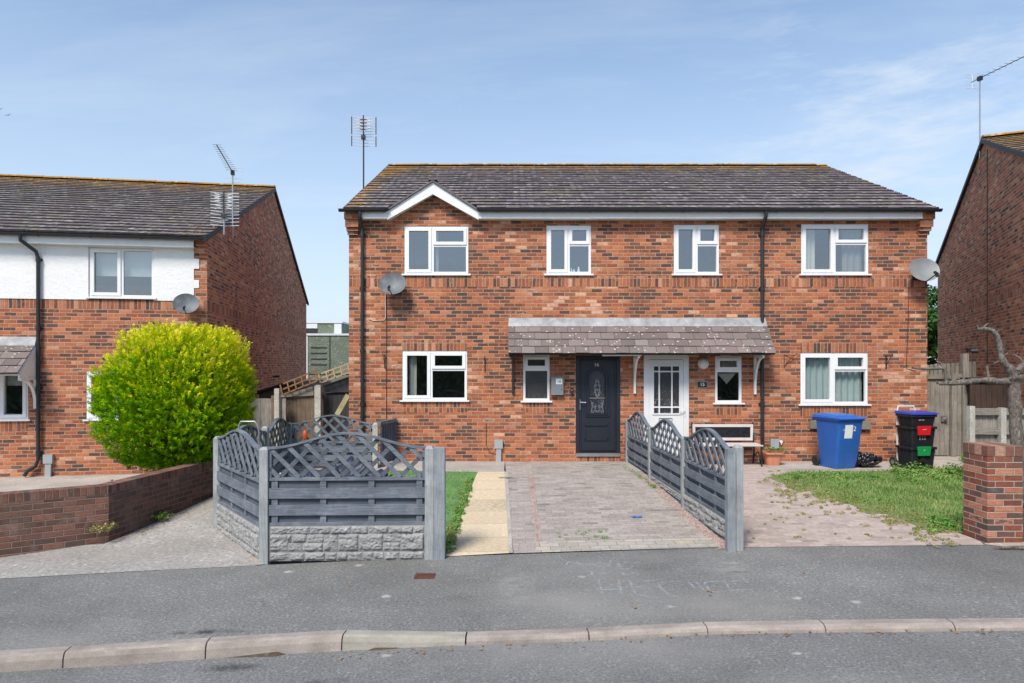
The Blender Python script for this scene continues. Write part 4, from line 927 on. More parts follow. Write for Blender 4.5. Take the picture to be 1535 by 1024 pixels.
p = wl(545, 300, 15.6); bay_aerial((p[0], 15.6, 5.4), R(5), 7.45 - 5.4, 'grid shaped tv aerial on a tall mast at the left end of the middle house', 'cable_dark')
def yagi(loc, rz, hgt, ln, elev, label, n=13, sc=1.0):
    m = root('tv_aerial', loc, rz, label, 'aerial', 'tv aerials above the roofs')
    b = MB(); b.tube([(0, 0, 0), (0, 0, hgt)], .017, 8); b.build('mast', M['galv'], m)
    c, s = math.cos(elev), math.sin(elev); at = lambda d, x=0, z=0: (x, -d * c + z * s, hgt - .06 + d * s + z * c)
    b = MB(); b.tube([at(-.25), at(ln)], .010, 6); b.box(-.04, .04, -.05, .05, hgt - .12, hgt - .02); b.build('boom', M['black_plastic'], m)
    e = MB()
    for i in range(n):
        d = .15 + (ln - .17) * i / (n - 1); wd = (.12 - .04 * i / n) * sc; e.tube([at(d, -wd, .012), at(d, wd, .012)], .005, 5)
    e.build('director', M['galv'], m); r = MB()
    for z in (-.17, -.09, .09, .17): r.tube([at(-.22, -.2 * sc, z), at(-.22, .2 * sc, z)], .006, 5)
    r.tube([at(-.22, 0, -.18), at(-.22, 0, .18)], .008, 5); r.build('reflector', M['alu'], m); return m

# ------------------------------------------------------------------ house on the left
LH0 = ((310.5 - CX) * 13.97 / F, 13.97, 0); LRZ = math.atan(.164)
lh = root('left_brick_house'.replace('left_', ''), LH0, LRZ, 'brick house with a white rendered upper floor left of the golden bush', 'house')
lc, ls = math.cos(LRZ), math.sin(LRZ)
def ll(px, py, yl=0.0):      # pixel -> local x,z on the left house plane y=yl
    dx, dz = (px - CX) / F, (HY - py) / F
    # world (dx*t, t); local y = -(wx-ox)*ls + (wy-oy)*lc
    t = (yl - LH0[0] * ls + LH0[1] * lc) / (-dx * ls + lc); wx, wy = dx * t, t
    return ((wx - LH0[0]) * lc + (wy - LH0[1]) * ls, CZ + dz * t)
LEZ = ll(310, 357)[1] + .02; LW = 12.0; LD = 14.6; LRY = LD / 2; LRZT = 7.62
lw1 = (ll(133, 372)[0], ll(231, 372)[0], ll(180, 448)[1], ll(180, 372)[1])
lw2 = (ll(129, 600)[0], ll(225, 600)[0], ll(129, 631)[1], ll(129, 556)[1])
lw3 = (ll(-50, 600)[0], ll(42, 600)[0], ll(30, 631)[1], ll(30, 556)[1])
bz = ll(200, 448)[1]; bb = bz - .225
RX = ll(291, 400)[0]       # right edge of the white render
mb = MB()
wall_grid(mb, -LW, 0, -.7, bz, [lw2, lw3], [(-LW, 0, bb, bz, 1)] + [(q[0], q[1], q[2] - .225, q[2], 1) for q in (lw2, lw3)])
wall_grid(mb, RX, 0, bz, LEZ, [], []); wall_grid(mb, -LW, RX, bz, LEZ, [(lw1[0], lw1[1], bz + .01, lw1[3])], [])
mb.face([(-LW, 0, -.7), (-LW, LD, -.7), (-LW, LD, LEZ), (-LW, LRY, LRZT - .05), (-LW, 0, LEZ)]); mb.face([(-LW, LD, -.7), (0, LD, -.7), (0, LD, LEZ), (-LW, LD, LEZ)])
# gable end: brick, with a soldier band
g0 = ll(310, 452)[1]
mb.face([(0, 0, -.7), (0, LD, -.7), (0, LD, g0 - .225), (0, 0, g0 - .225)], mi=2); mb.face([(0, 0, g0 - .225), (0, LD, g0 - .225), (0, LD, g0), (0, 0, g0)], mi=3)
mb.face([(0, 0, g0), (0, LD, g0), (0, LD, LEZ), (0, LRY, LRZT - .05), (0, 0, LEZ)], mi=2)
mb.build('wall', [M['brick_left'], M['brick_left_soldier'], M['brick_side'], M['brick_side_soldier']], lh, recalc=False)
mb = MB(); mb.face([(-LW + .1, 3, -.5), (-.1, 3, -.5), (-.1, 3, LEZ), (-LW + .1, 3, LEZ)]); mb.box(-LW + .1, -.1, .13, 3, -.3, -.15, mi=1); mb.box(-LW + .1, -.1, .13, 3, 2.0, 2.2, mi=1); mb.build('room', [M['room'], M['room_floor']], lh, recalc=False)
# white render on the upper floor: proud of the brick, toothed at the corner
mb = MB(); yr = -.016
wall_grid(mb, -LW, RX, bz - .03, LEZ, [(lw1[0], lw1[1], bz - .03, lw1[3])], [], depth=.05)
for f_i in range(len(mb.v)): mb.v[f_i] = (mb.v[f_i][0], mb.v[f_i][1] + yr, mb.v[f_i][2])
tz0, tz1 = ll(295, 420)[1], ll(295, 403)[1]
mb.face([(RX, yr, bz - .03), (RX, .0, bz - .03), (RX, 0, LEZ), (RX, yr, LEZ)]); mb.face([(-LW, yr, bz - .03), (-LW, 0, bz - .03), (RX, 0, bz - .03), (RX, yr, bz - .03)])
for za, zb in ((ll(295, 432)[1], ll(295, 420)[1]), (ll(295, 403)[1], ll(295, 388)[1])): mb.box(RX, RX + .10, yr, -.0005, za, zb)
mb.build('render', M['render_white'], lh, recalc=False)
mb = MB()
for i in range(6):
    zt = LEZ - i * .075; pr = (.17, .17, .13, .09, .06, .03)[i]; mb.box(-.215, .02, -pr, -.001, zt - .072, zt)
mb.build('corbel', M['brick_left'], lh, bevel=.004)
LEY, LEZT = -.32, ll(310, 356, -.32)[1] + .02
mb = MB(); roof_slope(mb, -LW, .06, LEY, LEZT, LRY, LRZT, 24, seed=12); roof_slope(mb, -LW, .06, LD + .3, LEZT, LRY, LRZT, 24, seed=13); lr = mb.build('roof', [M['roof_left'], M['tile_edge_shade']], lh, recalc=False)
mb = MB(); mb.face([(-LW, LEY, LEZT - .03), (.05, LEY, LEZT - .03), (.05, LRY, LRZT - .03), (-LW, LRY, LRZT - .03)]); mb.face([(-LW, LD + .3, LEZT - .03), (-LW, LRY, LRZT - .03), (.05, LRY, LRZT - .03), (.05, LD + .3, LEZT - .03)]); mb.build('underlay', M['verge_dark'], lr, recalc=False)
mb = MB(); ridge_tiles(mb, -LW, .05, LRY, LRZT + .01, .13); mb.build('ridge', M['ridge_tile'], lr, recalc=False)
mb = MB()
for a, b in (((.035, LEY, LEZT - .05), (.035, LRY, LRZT - .05)), ((.035, LRY, LRZT - .05), (.035, LD + .3, LEZT - .05))): mb.bar(a, b, .06, .10, up=(0, 0, 1))
mb.build('verge', M['verge_dark'], lr)
mbm = MB(); rg = random.Random(14)
for i in range(420):
    t = 1 - abs(rg.gauss(0, .06)) if i < 360 else rg.random() * .15; x = -rg.random() * 8 if i < 360 else -abs(rg.gauss(0, .4))
    if not 0 < t < 1: continue
    r = rg.uniform(.008, .024); mbm.lathe([(r, 0), (r * .8, r * .35), (r * .3, r * .55), (.001, r * .58)], (x, LEY + (LRY - LEY) * t, LEZT + (LRZT - LEZT) * t + .02), 6)
mbm.build('moss', M['moss_orange'], lr)['kind'] = 'stuff'
fzl = LEZT - .06
mb = MB(); mb.box(-LW, -.21, -.20, -.175, fzl - .15, fzl); mb.build('fascia', M['fascia_white'], lh, bevel=.002)
mb = MB(); mb.box(-LW, -.21, -.174, -.001, fzl - .148, fzl - .138); mb.build('soffit', M['fascia_white'], lh)
gutter(lh, -LW, .03, -.275, LEZT - .02)
xd = ll(60, 500)[0]; xd2 = xd - .22
gz_ = -.26
downpipe(lh, [(xd2, -.275, LEZT - .05), (xd2, -.275, LEZT - .17), (xd - .03, -.09, LEZT - .36), (xd, -.07, LEZT - .5), (xd, -.07, .12), (xd - .05, -.07, -.02), (xd - .18, -.09, -.1), (xd - .24, -.1, -.2)], .036, [(xd, -.07, LEZT - .52), (xd, -.07, 2.75), (xd, -.07, 1.55), (xd, -.07, .25)])
window(lh, lw1[0], lw1[1], lw1[2], lw1[3], (lw1[0] + lw1[1]) / 2, None, ('L',), curtain=[('blind', lw1[0] + .07, lw1[1] - .07, lw1[2] + .48, lw1[3] - .04)])
window(lh, lw2[0], lw2[1], lw2[2], lw2[3], (lw2[0] + lw2[1]) / 2, None, ('L',))
window(lh, lw3[0], lw3[1], lw3[2], lw3[3], lw3[1] - .52, None, ('B',), curtain=[('blind', lw3[1] - .46, lw3[1] - .08, lw3[3] - .3, lw3[3] - .04)])
pcx1 = ll(57, 508)[0]; pct = ll(40, 505)[1]
pl_ = canopy(lh, pcx1 - 4, pcx1, pct, pct - .72, .72, flash=.17, cheek=True)
bracket(pl_, pcx1 - .03, pct - 1.44, pct - .805, .60, M['white_paint'], .06)
p = ll(74, 705); wx = LH0[0] + p[0] * lc; wy = LH0[1] + p[0] * ls
pipe_cover((wx, wy, -.25), LRZ, 'pale grey pipe cover at the foot of the left house beside its downpipe')
p = ll(281, 462); dish((LH0[0] + p[0] * lc, LH0[1] + p[0] * ls, p[1]), R(20) + 0, -18, M['dish_dark'], 'dark grey satellite dish on the left house just above the golden bush', .82)
# aerials of the left house
p = wl(336, 352, 14.3); bay_aerial((p[0] + .0, 14.3, p[2]), R(8), .52, 'short grid tv aerial at the roof corner of the left house', sc=1.05, caps=False)
Yy = 15.6; xx = LH0[0] - .164 * (Yy - LH0[1]) + .12
p = wl(358, 357, Yy); yagi((xx, Yy, p[2]), R(14), 1.60, 2.0, 0, 'long toothed tv aerial on a mast at the gable of the left house')

# ------------------------------------------------------------------ house on the right
RH0 = (9.4, 11.2, 0); RRZ = -math.atan(.42); RD = 11.2; RRY = 5.55; RRZT = 7.55; REZ = 5.3
rh = root('brick_house', RH0, RRZ, 'dark brick gable house with orange mossed roof beside the bare tree', 'house')
mb = MB(); rb = 3.69
for (za, zb, mi) in ((-.4, rb - .225, 0), (rb - .225, rb, 1)): mb.face([(0, 0, za), (0, 0, zb), (0, RD, zb), (0, RD, za)], mi=mi)
mb.face([(0, 0, rb), (0, 0, REZ), (0, RRY, RRZT - .05), (0, RD, REZ), (0, RD, rb)])
mb.face([(0, 0, -.4), (8, 0, -.4), (8, 0, REZ), (0, 0, REZ)]); mb.face([(0, RD, -.4), (0, RD, REZ), (8, RD, REZ), (8, RD, -.4)]); mb.face([(8, 0, -.4), (8, RD, -.4), (8, RD, REZ), (8, RRY, RRZT - .05), (8, 0, REZ)])
mb.build('wall', [M['brick_side'], M['brick_side_soldier']], rh, recalc=False)
mb = MB(); roof_slope(mb, -.06, 8.1, -.32, REZ - .08, RRY, RRZT, 18, seed=31); roof_slope(mb, -.06, 8.1, RD + .3, REZ - .08, RRY, RRZT, 18, seed=33); ridge_tiles(mb, -.05, 8, RRY, RRZT + .01, .13); rr_ = mb.build('roof', [M['roof_right'], M['tile_edge_shade']], rh, recalc=False)
mb = MB()
for a, b in (((-.035, -.32, REZ - .13), (-.035, RRY, RRZT - .05)), ((-.035, RRY, RRZT - .05), (-.035, RD + .3, REZ - .13))): mb.bar(a, b, .06, .10)
mb.build('verge', M['verge_dark'], rr_)
mb = MB(); mb.face([(-.05, -.3, REZ - .11), (8, -.3, REZ - .11), (8, RRY, RRZT - .03), (-.05, RRY, RRZT - .03)]); mb.face([(-.05, RD + .3, REZ - .11), (8, RD + .3, REZ - .11), (8, RRY, RRZT - .03), (-.05, RRY, RRZT - .03)]); mb.build('underlay', M['verge_dark'], rr_, recalc=False)
mb = MB(); mb.tube([(-.015, RRY - .35, RRZT - .35), (-.015, RRY - .35, .1)], .008, 6); mb.build('cable', M['cable_dark'], rh)
p = wl(1472.5, 222, 16.6); ya = yagi((p[0] - .06, 16.6, p[2] - .25), R(10), 2.05, 2.4, 0, 'slanting tv aerial on a mast above the right hand gable', n=15)

# ------------------------------------------------------------------ garden fences
def fence_panel(wd, hs=.56, lo=.36, hi=.53):
    """solid lower half of overlapping boards, diagonal lattice under an arched top; x 0..wd, z 0.. ; returns builders (boards, lattice)"""
    B = MB(); rg = random.Random(int(wd * 100))
    B.box(0, wd, -.022, .022, 0, .035); B.box(0, wd, -.026, .026, hs - .035, hs)
    nb = 4
    bt = .035; sp = (hs - .07) / 5
    for i in range(5):
        z0 = .035 + i * sp
        if i % 2 == 1: B.box(0, wd, -.034, -.018, z0 - .012, z0 + sp + .012, at=rg.random() + .01)
        else: B.box(0, wd, .008, .02, z0 - .01, z0 + sp + .01, mi=1)
    for i in range(nb):
        x = .03 + (wd - .13) * i / (nb - 1); B.box(x, x + .07, -.017, .007, .035, hs - .035)
    Lt = MB()
    arch = lambda x: hs + lo + (hi - lo) * (.5 - .5 * math.cos(2 * math.pi * x / wd)) - .02
    n = 40; s = .235; wid = .05
    for layer, sl in ((0, -1), (1, 1)):
        c = -2.0
        while c < wd + 2:
            pts = [(c + sl * k / n * -1.2 * 1.02 * (1), hs + k / n * 1.2) for k in range(n + 1)] if False else [(c + sl * (k / n) * 1.0, hs + (k / n) * 1.0) for k in range(n + 1)]
            ok = [p for p in pts if .0 <= p[0] <= wd and p[1] <= arch(min(max(p[0], 0), wd))]
            if len(ok) > 2:
                y = -.012 if layer == 0 else .012; a, b = ok[0], ok[-1]
                d = Vector((b[0] - a[0], b[1] - a[1])).normalized(); e = .02
                Lt.bar((a[0] - (d.x * 0), y, a[1]), (b[0] + d.x * .012, y, b[1] + d.y * .012), wid, .016, up=(0, 1, 0), mi=layer)
            c += s
    xs_ = [wd * k / 28 for k in range(29)]
    for a, b in zip(xs_[:-1], xs_[1:]):
        za, zb = arch(a) + .005, arch(b) + .005
        Lt.hexa([(a, -.032, za - .012), (b, -.032, zb - .012), (b, .032, zb - .012), (a, .032, za - .012), (a, -.032, za + .012), (b, -.032, zb + .012), (b, .032, zb + .012), (a, .032, za + .012)])
    for x in (0, wd - .03): Lt.box(x, x + .03, -.02, .02, hs, arch(0) - .008)
    return B, Lt
def gravel_board(wd, hgt, rows, seed):
    """concrete board cast with rock-faced blocks on the -y face"""
    rg = random.Random(seed); nx, nz = int(wd / .0125), int(hgt / .0105); bl = []
    for r in range(rows):
        x = -rg.random() * .15; 
        while x < wd:
            w_ = rg.choice((.13, .17, .2, .24, .29)); q_ = rg.random(); up_ = .5 if (rows == 3 and r == 0 and rg.random() < .3) else 0; bl.append((x, x + w_, r * hgt / rows, (r + 1 + up_ * 2) * hgt / rows, q_)); x += w_
    m = MB(); idx = {}
    def hh(x, z):
        if x < .02 or x > wd - .02 or z < .012 or z > hgt - .012: return 0
        for a, b, c, d, rr in bl:
            if a <= x < b and c <= z < d:
                e = min(x - a, b - x, z - c, d - z); k = min(1, e / .03)
                nn = mnoise.noise(Vector((x * 9 + rr * 50, z * 16, rr * 9))) * .012 + mnoise.noise(Vector((x * 30, z * 45, rr * 20))) * .007
                return max(0, k ** .7 * (.011 + .012 * rr) + nn * k * 1.5 + abs(mnoise.noise(Vector((x * 16 + rr * 9, z * 22, 3)))) * .014 * k) if e > .006 else 0
        return 0
    for i in range(nx + 1):
        for j in range(nz + 1):
            x, z = wd * i / nx, hgt * j / nz; m.v.append((x, -.022 - hh(x, z), z))
    for i in range(nx):
        for j in range(nz):
            a = i * (nz + 1) + j; m.f.append((a, a + nz + 1, a + nz + 2, a + 1)); m.uv.append(None); m.mi.append(0); m.at.append(0.0)
    m.box(0, wd, -.021, .02, 0, hgt - .001); return m
PCACHE = {}
def run(par, pts, post_tops, post_bases, gb=.45, split=(.3, .15), stone=True, post=.10, arch=(.36, .53), hs=.56, postmat='paint_post', flip=False):
    """posts at pts (local), panel and boards between; bases/tops are z"""
    for (x, y), zt, zb in zip(pts, post_tops, post_bases):
        if zt is None: continue
        m = MB(); q = post / 2; m.box(x - q, x + q, y - q, y + q, zb - .15, zt - .03)
        m.hexa([(x - q, y - q, zt - .03), (x + q, y - q, zt - .03), (x + q, y + q, zt - .03), (x - q, y + q, zt - .03), (x - q * .55, y - q * .55, zt), (x + q * .55, y - q * .55, zt), (x + q * .55, y + q * .55, zt), (x - q * .55, y + q * .55, zt)])
        m.build('post', M[postmat], par, bevel=.006)
    for i in range(len(pts) - 1):
        a, b = Vector(pts[i]), Vector(pts[i + 1]); d = b - a; an = math.atan2(d.y, d.x); ln = d.length; wd = round(ln - post - .006, 3); d.normalize()
        o = a + d * (post / 2 + .003); zb = max(post_bases[i], post_bases[i + 1]) if post_tops[i + 1] else post_bases[i]
        zt = min([t for t in (post_tops[i], post_tops[i + 1]) if t]); 
        hs_, gbz = hs, zt - .0 - (hs + arch[0])
        if gbz - zb > .2 or not stone: pass
        gh_ = gbz - (zb - .03)
        loc = (o.x, o.y); rz = an
        if flip: e = b - d * (post / 2 + .003); loc = (e.x, e.y); rz = an + math.pi
        B, Lt = fence_panel(wd, hs, *arch); B.build('board_panel', [M['paint_grey'], M['paint_grey_dark']], par, loc=(*loc, gbz + .002), rot=(0, 0, rz)); Lt.build('lattice', [M['paint_grey'], M['paint_grey_dark']], par, loc=(*loc, gbz + .002), rot=(0, 0, rz))
        if gh_ > .1:
            up = min(.3, gh_); g = gravel_board(wd, up, 3, 40 + i); g.build('gravel_board', M['stone_grey'], par, loc=(*loc, gbz - up), rot=(0, 0, rz))
            if gh_ - up > .03: g = gravel_board(wd, gh_ - up - .004, 1, 60 + i); g.build('gravel_board', M['stone_grey'], par, loc=(*loc, gbz - gh_), rot=(0, 0, rz))
# front-left enclosure: front panel and the canted one
c0 = ((397 - CX) * 7.8 / F, 7.8); c1 = ((644 - CX) * 7.86 / F, 7.86); c2 = (-4.13, 9.38)
zc = lambda py, Y: CZ + (HY - py) * Y / F
f1 = root('lattice_fence', (c0[0], c0[1], h(*c0)), 0, 'grey lattice topped fence on rock faced boards at the front corner of the left garden', 'fence')
loc_ = lambda p: (p[0] - c0[0], p[1] - c0[1]); z0 = h(*c0)
run(f1, [loc_(c0), loc_(c1)], [zc(670, 7.8) - z0, zc(668.5, 7.86) - z0], [zc(845, 7.8) - z0, zc(834.5, 7.86) - z0])
run(f1, [loc_(c2), loc_(c0)], [zc(654, 9.38) - z0, None], [h(*c2) - z0, 0])
m = MB(); m.box((650.8 - CX) * 7.86 / F - c0[0], (667.2 - CX) * 7.86 / F - c0[0], 7.80 - c0[1], 7.92 - c0[1], -.1, zc(671, 7.86) - z0); m.build('timber_post', M['paint_post_wood'], f1, bevel=.006)
# side and rear runs of the same garden
c3, c4, c5 = (-4.16, 11.25), (-4.33, 13.0), (-2.66, 13.0)
f2 = root('lattice_fence', (c4[0], c4[1], 0), 0, 'grey arched fence round the back of the left garden before the old timber gate', 'fence')
l2 = lambda p: (p[0] - c4[0], p[1] - c4[1])
run(f2, [l2(c3), l2(c4)], [zc(639, 11.25), zc(634, 13)], [-.08, 0], hs=.52)
a_ = (c2[0] + .06, c2[1] + .1)
run(f2, [l2(c4), l2(c5)], [None, zc(634, 13)], [0, 0], hs=.48, arch=(.36, .52), postmat='concrete_post')
B, Lt = fence_panel(1.72, .52); an = math.atan2(c3[1] - c2[1], c3[0] - c2[0]); zb = zc(650, 10.3) - .52 - .40
B.build('board_panel', [M['paint_grey'], M['paint_grey_dark']], f2, loc=(c2[0] + .01 - c4[0], c2[1] + .08 - c4[1], zb), rot=(0, 0, an)); Lt.build('lattice', [M['paint_grey'], M['paint_grey_dark']], f2, loc=(c2[0] + .01 - c4[0], c2[1] + .08 - c4[1], zb), rot=(0, 0, an))
g = gravel_board(1.72, .26, 2, 77); g.build('gravel_board', M['stone_grey'], f2, loc=(c2[0] + .01 - c4[0], c2[1] + .08 - c4[1], zb - .27), rot=(0, 0, an))
# short boarded wing between that fence and the house wall
wg_ = root('garden_gate', (-2.6, 13.0, 0), 0, 'short dark grey boarded gate between the lattice fence and the brick wall', 'gate')
m = MB()
for i in range(6): y = .06 + i * .13; m.box(.02 + i * .022, .045 + i * .022, y, y + .126, .05, .86)
m.build('boards', M['paint_grey_dark'], wg_); m = MB(); m.bar((.0, .04, .87), (.17, .86, .87), .07, .07); m.bar((.0, .04, .2), (.14, .86, .2), .03, .08); m.bar((.005, .1, .22), (.13, .8, .8), .02, .07); m.build('rail', M['paint_grey'], wg_); m = MB(); m.box(.13, .2, .80, .87, .0, .92); m.build('post', M['paint_grey_dark'], wg_)
# driveway fence on the right
def on_fence(px, X0=2.396, k=.05):
    # x = X0 + k*(13.9-y)  and  px = CX + F*x/y
    q = (px - CX) / F; y = (X0 + k * 13.9) / (q + k); return (q * y, y)
d0, d1, d2, d3 = on_fence(941.5), on_fence(976), on_fence(1026.5), on_fence(1106)
f3 = root('lattice_fence', (d3[0], d3[1], h(*d3)), 0, 'grey lattice topped fence of three arched panels running up the driveway to the doors', 'fence'); z3 = h(*d3)
l3 = lambda p: (p[0] - d3[0], p[1] - d3[1])
run(f3, [l3(d0), l3(d1), l3(d2), l3(d3)], [zc(628, d0[1]) - z3, zc(640, d1[1]) - z3, zc(654, d2[1]) - z3, zc(667, d3[1]) - z3], [h(*p) - z3 for p in (d0, d1, d2, d3)], arch=(.33, .55), hs=.52)
m = MB(); m.box(-.155, -.058, -.10, .0, -.1, zc(672, d3[1]) - z3); m.build('timber_post', M['paint_post_wood'], f3, bevel=.006)

# ------------------------------------------------------------------ low wall and pillar
wv = [(-8.5, 7.72), (-6.33, 8.22), (-5.35, 8.85), (-4.97, 11.3)]
lw_ = root('garden_wall', (-5.35, 8.85, -.33), 0, 'low weathered brown brick wall bending back along the cobbled drive below the golden bush', 'wall')
mb = MB(); cp = MB(); T = .22; topz = .42 + .33
def offs(pts, d):
    out = []
    for i, p in enumerate(pts):
        a = Vector(pts[max(i - 1, 0)]); b = Vector(pts[min(i + 1, len(pts) - 1)]); t = (b - a).normalized(); n = Vector((-t.y, t.x)); out.append((p[0] + n.x * d, p[1] + n.y * d))
    return out
inn = offs(wv, T); dist = 0
for i in range(3):
    a, b, c, d = wv[i], wv[i + 1], inn[i + 1], inn[i]; ln = math.hypot(b[0] - a[0], b[1] - a[1])
    A, B, C, D = [(q[0] + 5.35, q[1] - 8.85) for q in (a, b, c, d)]; zb = -.35; zt = topz - .112
    mb.face([(*A, zb), (*B, zb), (*B, zt), (*A, zt)], [(dist, zb), (dist + ln, zb), (dist + ln, zt), (dist, zt)]); mb.face([(*C, zb), (*D, zb), (*D, zt), (*C, zt)], [(dist, zb), (dist + ln, zb), (dist + ln, zt), (dist, zt)])
    cp.face([(*A, zt), (*B, zt), (*B, topz), (*A, topz)], [(dist, .0), (dist + ln, .0), (dist + ln, .112), (dist, .112)]); cp.face([(*C, zt), (*D, zt), (*D, topz), (*C, topz)], [(dist, 0), (dist + ln, 0), (dist + ln, .112), (dist, .112)]); cp.face([(*A, topz), (*B, topz), (*C, topz), (*D, topz)], [(dist, 0), (dist + ln, 0), (dist + ln, .224), (dist, .224)])
    dist += ln
    if i == 2: mb.face([(*B, zb), (*C, zb), (*C, zt), (*B, zt)]); cp.face([(*B, zt), (*C, zt), (*C, topz), (*B, topz)])
mb.build('wall_body', M['brick_low'], lw_, recalc=False); cp.build('coping', M['brick_low_coping'], lw_, recalc=False)
pil = root('brick_pillar', (5.70, 8.0, h(5.7, 8)), 0, 'square red brick pillar at the right end of the shared drive', 'pillar')
mb = MB(); mb.box(0, .425, 0, .425, -.1, 1.045); mb.build('shaft', M['brick_pillar'], pil, bevel=.004); mb = MB(); mb.box(-.004, .43, -.004, .43, 1.046, 1.165); mb.build('coping', M['brick_pillar_coping'], pil, bevel=.008)

# ------------------------------------------------------------------ bins and things on the apron
def prof_body(m, levels, rad, n=6, closed=True, mi=0):
    """rounded-rectangle loft: levels (cx, cy, hx, hy, z)"""
    rings = []
    for (cx, cy, hx_, hy_, z) in levels:
        rg_ = []
        for qx, qy, a0 in ((1, 1, 0), (-1, 1, 90), (-1, -1, 180), (1, -1, 270)):
            for k in range(n + 1):
                a = R(a0 + 90 * k / n); rg_.append((cx + qx * (hx_ - rad) + rad * math.cos(a), cy + qy * (hy_ - rad) + rad * math.sin(a), z))
        rings.append(rg_)
    b = len(m.v); c = len(rings[0]); m.v += [q for rg_ in rings for q in rg_]
    for i in range(len(rings) - 1):
        for k in range(c): m.f.append((b + i * c + k, b + i * c + (k + 1) % c, b + (i + 1) * c + (k + 1) % c, b + (i + 1) * c + k)); m.uv.append(None); m.mi.append(mi); m.at.append(0.0)
    if closed:
        m.f.append(tuple(b + k for k in range(c - 1, -1, -1))); m.uv.append(None); m.mi.append(mi); m.at.append(0.0)
        e = b + (len(rings) - 1) * c; m.f.append(tuple(e + k for k in range(c))); m.uv.append(None); m.mi.append(mi); m.at.append(0.0)
bx, by = gp(1256, 701); 
bin_ = root('wheelie_bin', (bx, by, h(bx, by) + .01), R(13), 'bright blue wheelie bin with a white paper label in front of the brick wall', 'bin')
m = MB(); prof_body(m, [(0, .03, .22, .24, .0), (0, .0, .235, .265, .15), (0, -.03, .275, .345, .93), (0, -.03, .30, .37, .935), (0, -.03, .30, .37, .97)], .05); m.build('body', M['bin_blue'], bin_, smooth=True)
m = MB(); m.hexa([(-.315, -.43, .972), (.315, -.43, .972), (.315, .36, .972), (-.315, .36, .972), (-.30, -.41, 1.0), (.30, -.41, 1.0), (.30, .34, 1.03), (-.30, .34, 1.03)]); m.hexa([(-.24, -.3, 1.0), (.24, -.3, 1.0), (.24, .28, 1.01), (-.24, .28, 1.01), (-.2, -.26, 1.035), (.2, -.26, 1.035), (.2, .25, 1.055), (-.2, .25, 1.055)]); m.build('lid', M['bin_blue'], bin_, bevel=.02, smooth=True)
m = MB(); m.tube([(-.24, .40, .94), (.24, .40, .94)], .016, 8); 
for s in (-1, 1): m.box(s * .25 - .02, s * .25 + .02, .3, .42, .91, .965)
m.build('handle', M['bin_blue'], bin_)
for s in (-1, 1):
    m = MB(); m.tube([(s * .235, .30, .10), (s * .29, .30, .10)], .10, 20); wq = m.build('wheel', M['rubber'], bin_, bevel=.008, smooth=True); m = MB(); m.tube([(s * .236 + s * .0, .30, .10), (s * .296, .30, .10)], .05, 14); m.build('hub', M['bin_black'], wq)
m = MB(); fy = lambda z: -.03 - .03 - (.265 + (z - .15) / .78 * .08) + .0281
def on_front(m, x0, x1, z0, z1, e=.003): 
    ya = lambda z: -(.265 + (z - .15) / .78 * .11) - e
    m.face([(x0, ya(z0), z0), (x1, ya(z0), z0), (x1, ya(z1), z1), (x0, ya(z1), z1)])
on_front(m, -.13, .045, .60, .86); m.build('label', M['white_label'], bin_, recalc=False)
t = text('2', .13, M['white_label'], bin_, (.085, -(.265 + (.78 - .15) / .78 * .11) - .004, .78), rot=(R(90 + 8), 0, 0), ext=.001)
t = text('<', .07, M['white_label'], bin_, (-.155, -(.265 + (.76 - .15) / .78 * .11) - .004, .76), rot=(R(98), 0, 0), name='mark', ext=.001)
m = MB()
for z in (.82, .79): m.box(-.11, .02, -.374, -.3735, z - .004, z + .004)
bpy.data.meshes
# stacked recycling boxes on a trolley
tx, ty = gp(1373, 703); TRZ = R(8); tz = h(tx, ty) + .01
def tloc(dz): return (tx, ty, tz + dz)
tr = root('recycling_trolley', tloc(0), TRZ, 'white tube handled trolley with black wheels carrying the stacked boxes', 'trolley')
m = MB(); m.tube([(-.2, .25, .08), (-.2, .26, 1.1), (-.17, .27, 1.19), (.17, .27, 1.19), (.2, .26, 1.1), (.2, .25, .08)], .014, 8); m.build('handle', M['white_paint'], tr, smooth=True)
m = MB(); m.box(-.2, .2, -.2, .27, .025, .045); m.tube([(-.27, .24, .1), (.27, .24, .1)], .012, 8); m.build('base', M['bin_black'], tr)
for s in (-1, 1):
    m = MB(); m.tube([(s * .265, .24, .1), (s * .315, .24, .1)], .095, 20); wq = m.build('wheel', M['rubber'], tr, bevel=.008, smooth=True); m = MB(); m.tube([(s * .262, .24, .1), (s * .322, .24, .1)], .045, 14); m.build('hub', M['galv'], wq)
